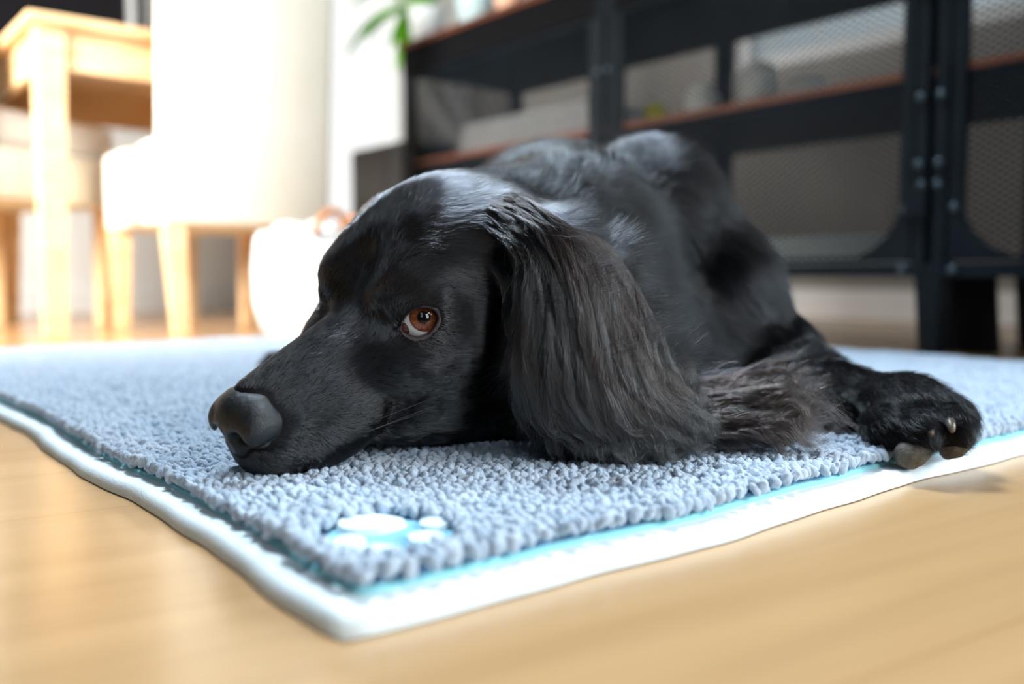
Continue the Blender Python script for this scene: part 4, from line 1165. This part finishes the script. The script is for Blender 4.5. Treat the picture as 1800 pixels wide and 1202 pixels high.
# --- ear hair following the hanging ear
def spline(g, n):
    g = np.asarray(g); m_ = len(g); ext = np.vstack([2 * g[0] - g[1], g, 2 * g[-1] - g[-2]])
    t = np.linspace(0, m_ - 1.0001, n); i = t.astype(int); f = (t - i)[:, None]
    p0, p1, p2, p3 = ext[i], ext[i + 1], ext[i + 2], ext[i + 3]
    return .5 * (2 * p1 + (p2 - p0) * f + (2 * p0 - 5 * p1 + 4 * p2 - p3) * f ** 2 + (3 * p1 - p0 - 3 * p2 + p3) * f ** 3)
def guided(name, guides, n, clumps, lay, thick, lenr, rad, wave, seed, m, k=16, over=0.12, t0r=(0, .9), fan=0.0, back=0.0):
    r = np.random.default_rng(seed); G = np.stack([spline(g, 48) for g in guides]); ng = len(guides)
    cu = r.uniform(-.12, ng - 1 + .12, clumps); ct = r.uniform(*t0r, clumps); cl = r.uniform(*lenr, clumps); clay = r.random(clumps)
    cph = r.uniform(0, 6.28, clumps); cw = r.uniform(.5, 1.5, clumps); cfan = r.normal(0, 1, clumps)
    ci = r.integers(0, clumps, n)
    u = cu[ci] + r.normal(0, .055, n); t0 = np.clip(ct[ci] + r.normal(0, .03, n), -.02, .97); L = cl[ci] * r.uniform(.7, 1.15, n)
    gl_ = np.linalg.norm(np.diff(G.mean(0), axis=0), axis=1).sum(); L = np.minimum(L, (1 + over * (r.random(clumps) ** 1.3)[ci] * r.uniform(.75, 1, n) - t0) * gl_)
    # arc length per unit of parameter
    def at(u_, t_):
        uu = np.clip(u_, 0, ng - 1.0001); i = uu.astype(int); f = (uu - i)[:, None]
        tt_ = np.clip(np.nan_to_num(t_), 0, 1) * 47; j = np.minimum(tt_.astype(int), 46); h = (tt_ - j)[:, None]
        a = G[i, j] * (1 - h) + G[i, j + 1] * h; b_ = G[i + 1, j] * (1 - h) + G[i + 1, j + 1] * h
        p = a * (1 - f) + b_ * f
        e_ = norm(G[i, 47] - G[i, 43]); p = p + e_ * np.maximum(t_ - 1, 0)[:, None] * 0.16
        eo = (u_ - uu)[:, None] * norm(G[-1, j] - G[-2, j]) * 0.02
        return p + eo
    glen = np.linalg.norm(np.diff(G.mean(0), axis=0), axis=1).sum()
    X = np.empty((n, k, 3)); side0 = None
    for q in range(k):
        s_ = q / (k - 1); tcur = t0 + L / glen * s_
        uc = u + (cu[ci] - u) * 0.65 * s_ ** 1.5 + cfan[ci] * fan * s_
        p = at(uc, tcur); pn = at(uc, tcur + .02) - at(uc, tcur - .02); T = norm(pn)
        toc = norm(np.array([0.0, 0, CAM_H + .10]) - p); Nn = norm(toc - T * (toc * T).sum(1, keepdims=True)); Bn = np.cross(T, Nn)
        layer = (lay + thick * clay[ci] * math.sin(min(1, s_ * 1.5 + .12) * math.pi / 2)) * np.clip(.12 + tcur * 4, .12, 1)
        amp = wave * cw[ci] * (s_ ** .8) * (1 + 3.2 * np.clip(tcur - .55, 0, 1))
        ph = cph[ci] + s_ * L / .024 * 6.28 * .55
        p = p + Nn * (layer + .3 * amp * np.cos(ph))[:, None] + Bn * (amp * np.sin(ph))[:, None]
        p = p + r.normal(0, .00012, (n, 3)) * (1 + 2 * s_)
        X[:, q] = p
    fly = r.random(n) < .03
    X[fly] += (r.normal(0, 1, (fly.sum(), 1, 3)) * np.linspace(0, 1, k)[None, :, None] ** 2 * .006)
    X[..., 2] = np.maximum(X[..., 2], 0.019 + .002 * r.random((n, 1)))
    return curves_obj(name, X, rad * r.uniform(.7, 1.25, n), m)
from mathutils.bvhtree import BVHTree
bvh = BVHTree.FromPolygons([Vector(v) for v in vv], tt.tolist())
def onto(g):
    """lay a hair guide on the surface of the ear and skull"""
    g = g.copy(); o = Vector((0, 0, CAM_H))
    for i in range(len(g)):
        d = (Vector(g[i]) - o); hit = bvh.ray_cast(o, d.normalized(), 2)
        if hit[0] is not None and abs(hit[3] - d.length) < .06: g[i] = hit[0]
    return g
EARS = [onto(g) for g in EARH]
guided('ear_hair', EARS, int(40000 * NH), 520, .0010, .0095, (.035, .08), .00010, .0024, 31, m_earh, over=.2)
G0 = onto(np.array([unp(*p) for p in [(852, 408, .590), (892, 440, .580), (908, 478, .572), (914, 550, .568), (908, 640, .562), (918, 720, .560), (955, 772, .560)]]))
guided('ear_hair', [G0, EARS[0]], int(3500 * NH), 70, .001, .006, (.05, .10), .00009, .0026, 36, m_earh, t0r=(.05, .6), fan=.15)
guided('ear_hair', EARS[2:], int(5000 * NH), 160, .006, .006, (.05, .09), .00010, .0036, 32, m_tuft, t0r=(.05, .7))
guided('leg_feathering', TUFT, int(6000 * NH), 300, .002, .013, (.025, .055), .00010, .0038, 33, m_tuft, t0r=(-.02, .8), fan=.55, over=.25)
guided('leg_feathering', [g + [0, .010, -.004] for g in TUFT], int(11000 * NH), 260, .002, .012, (.03, .055), .00010, .0022, 34, m_fur, t0r=(-.02, .75), fan=.3, over=.12)

# --- whiskers
r = np.random.default_rng(5); W_ = []
for f0, u0 in ((4.6, -4.3), (5.0, -4.7), (5.6, -4.5)):
    p0 = np.array([f0, 3.0, u0]); d0 = norm(np.array([-.9, .55, r.uniform(-.05, .12)])); pts = []
    for t in np.linspace(0, 1, 12): pts.append(h2w(p0 + d0 * t * 4.6 + np.array([-.4, -.6, -.5]) * t * t * 1.1))
    W_.append(pts)
curves_obj('whiskers', np.array(W_), np.full(len(W_), .00007), hair_mat('pale_whisker', (0.35, 0.33, 0.32), (0.6, 0.57, 0.55), .3))
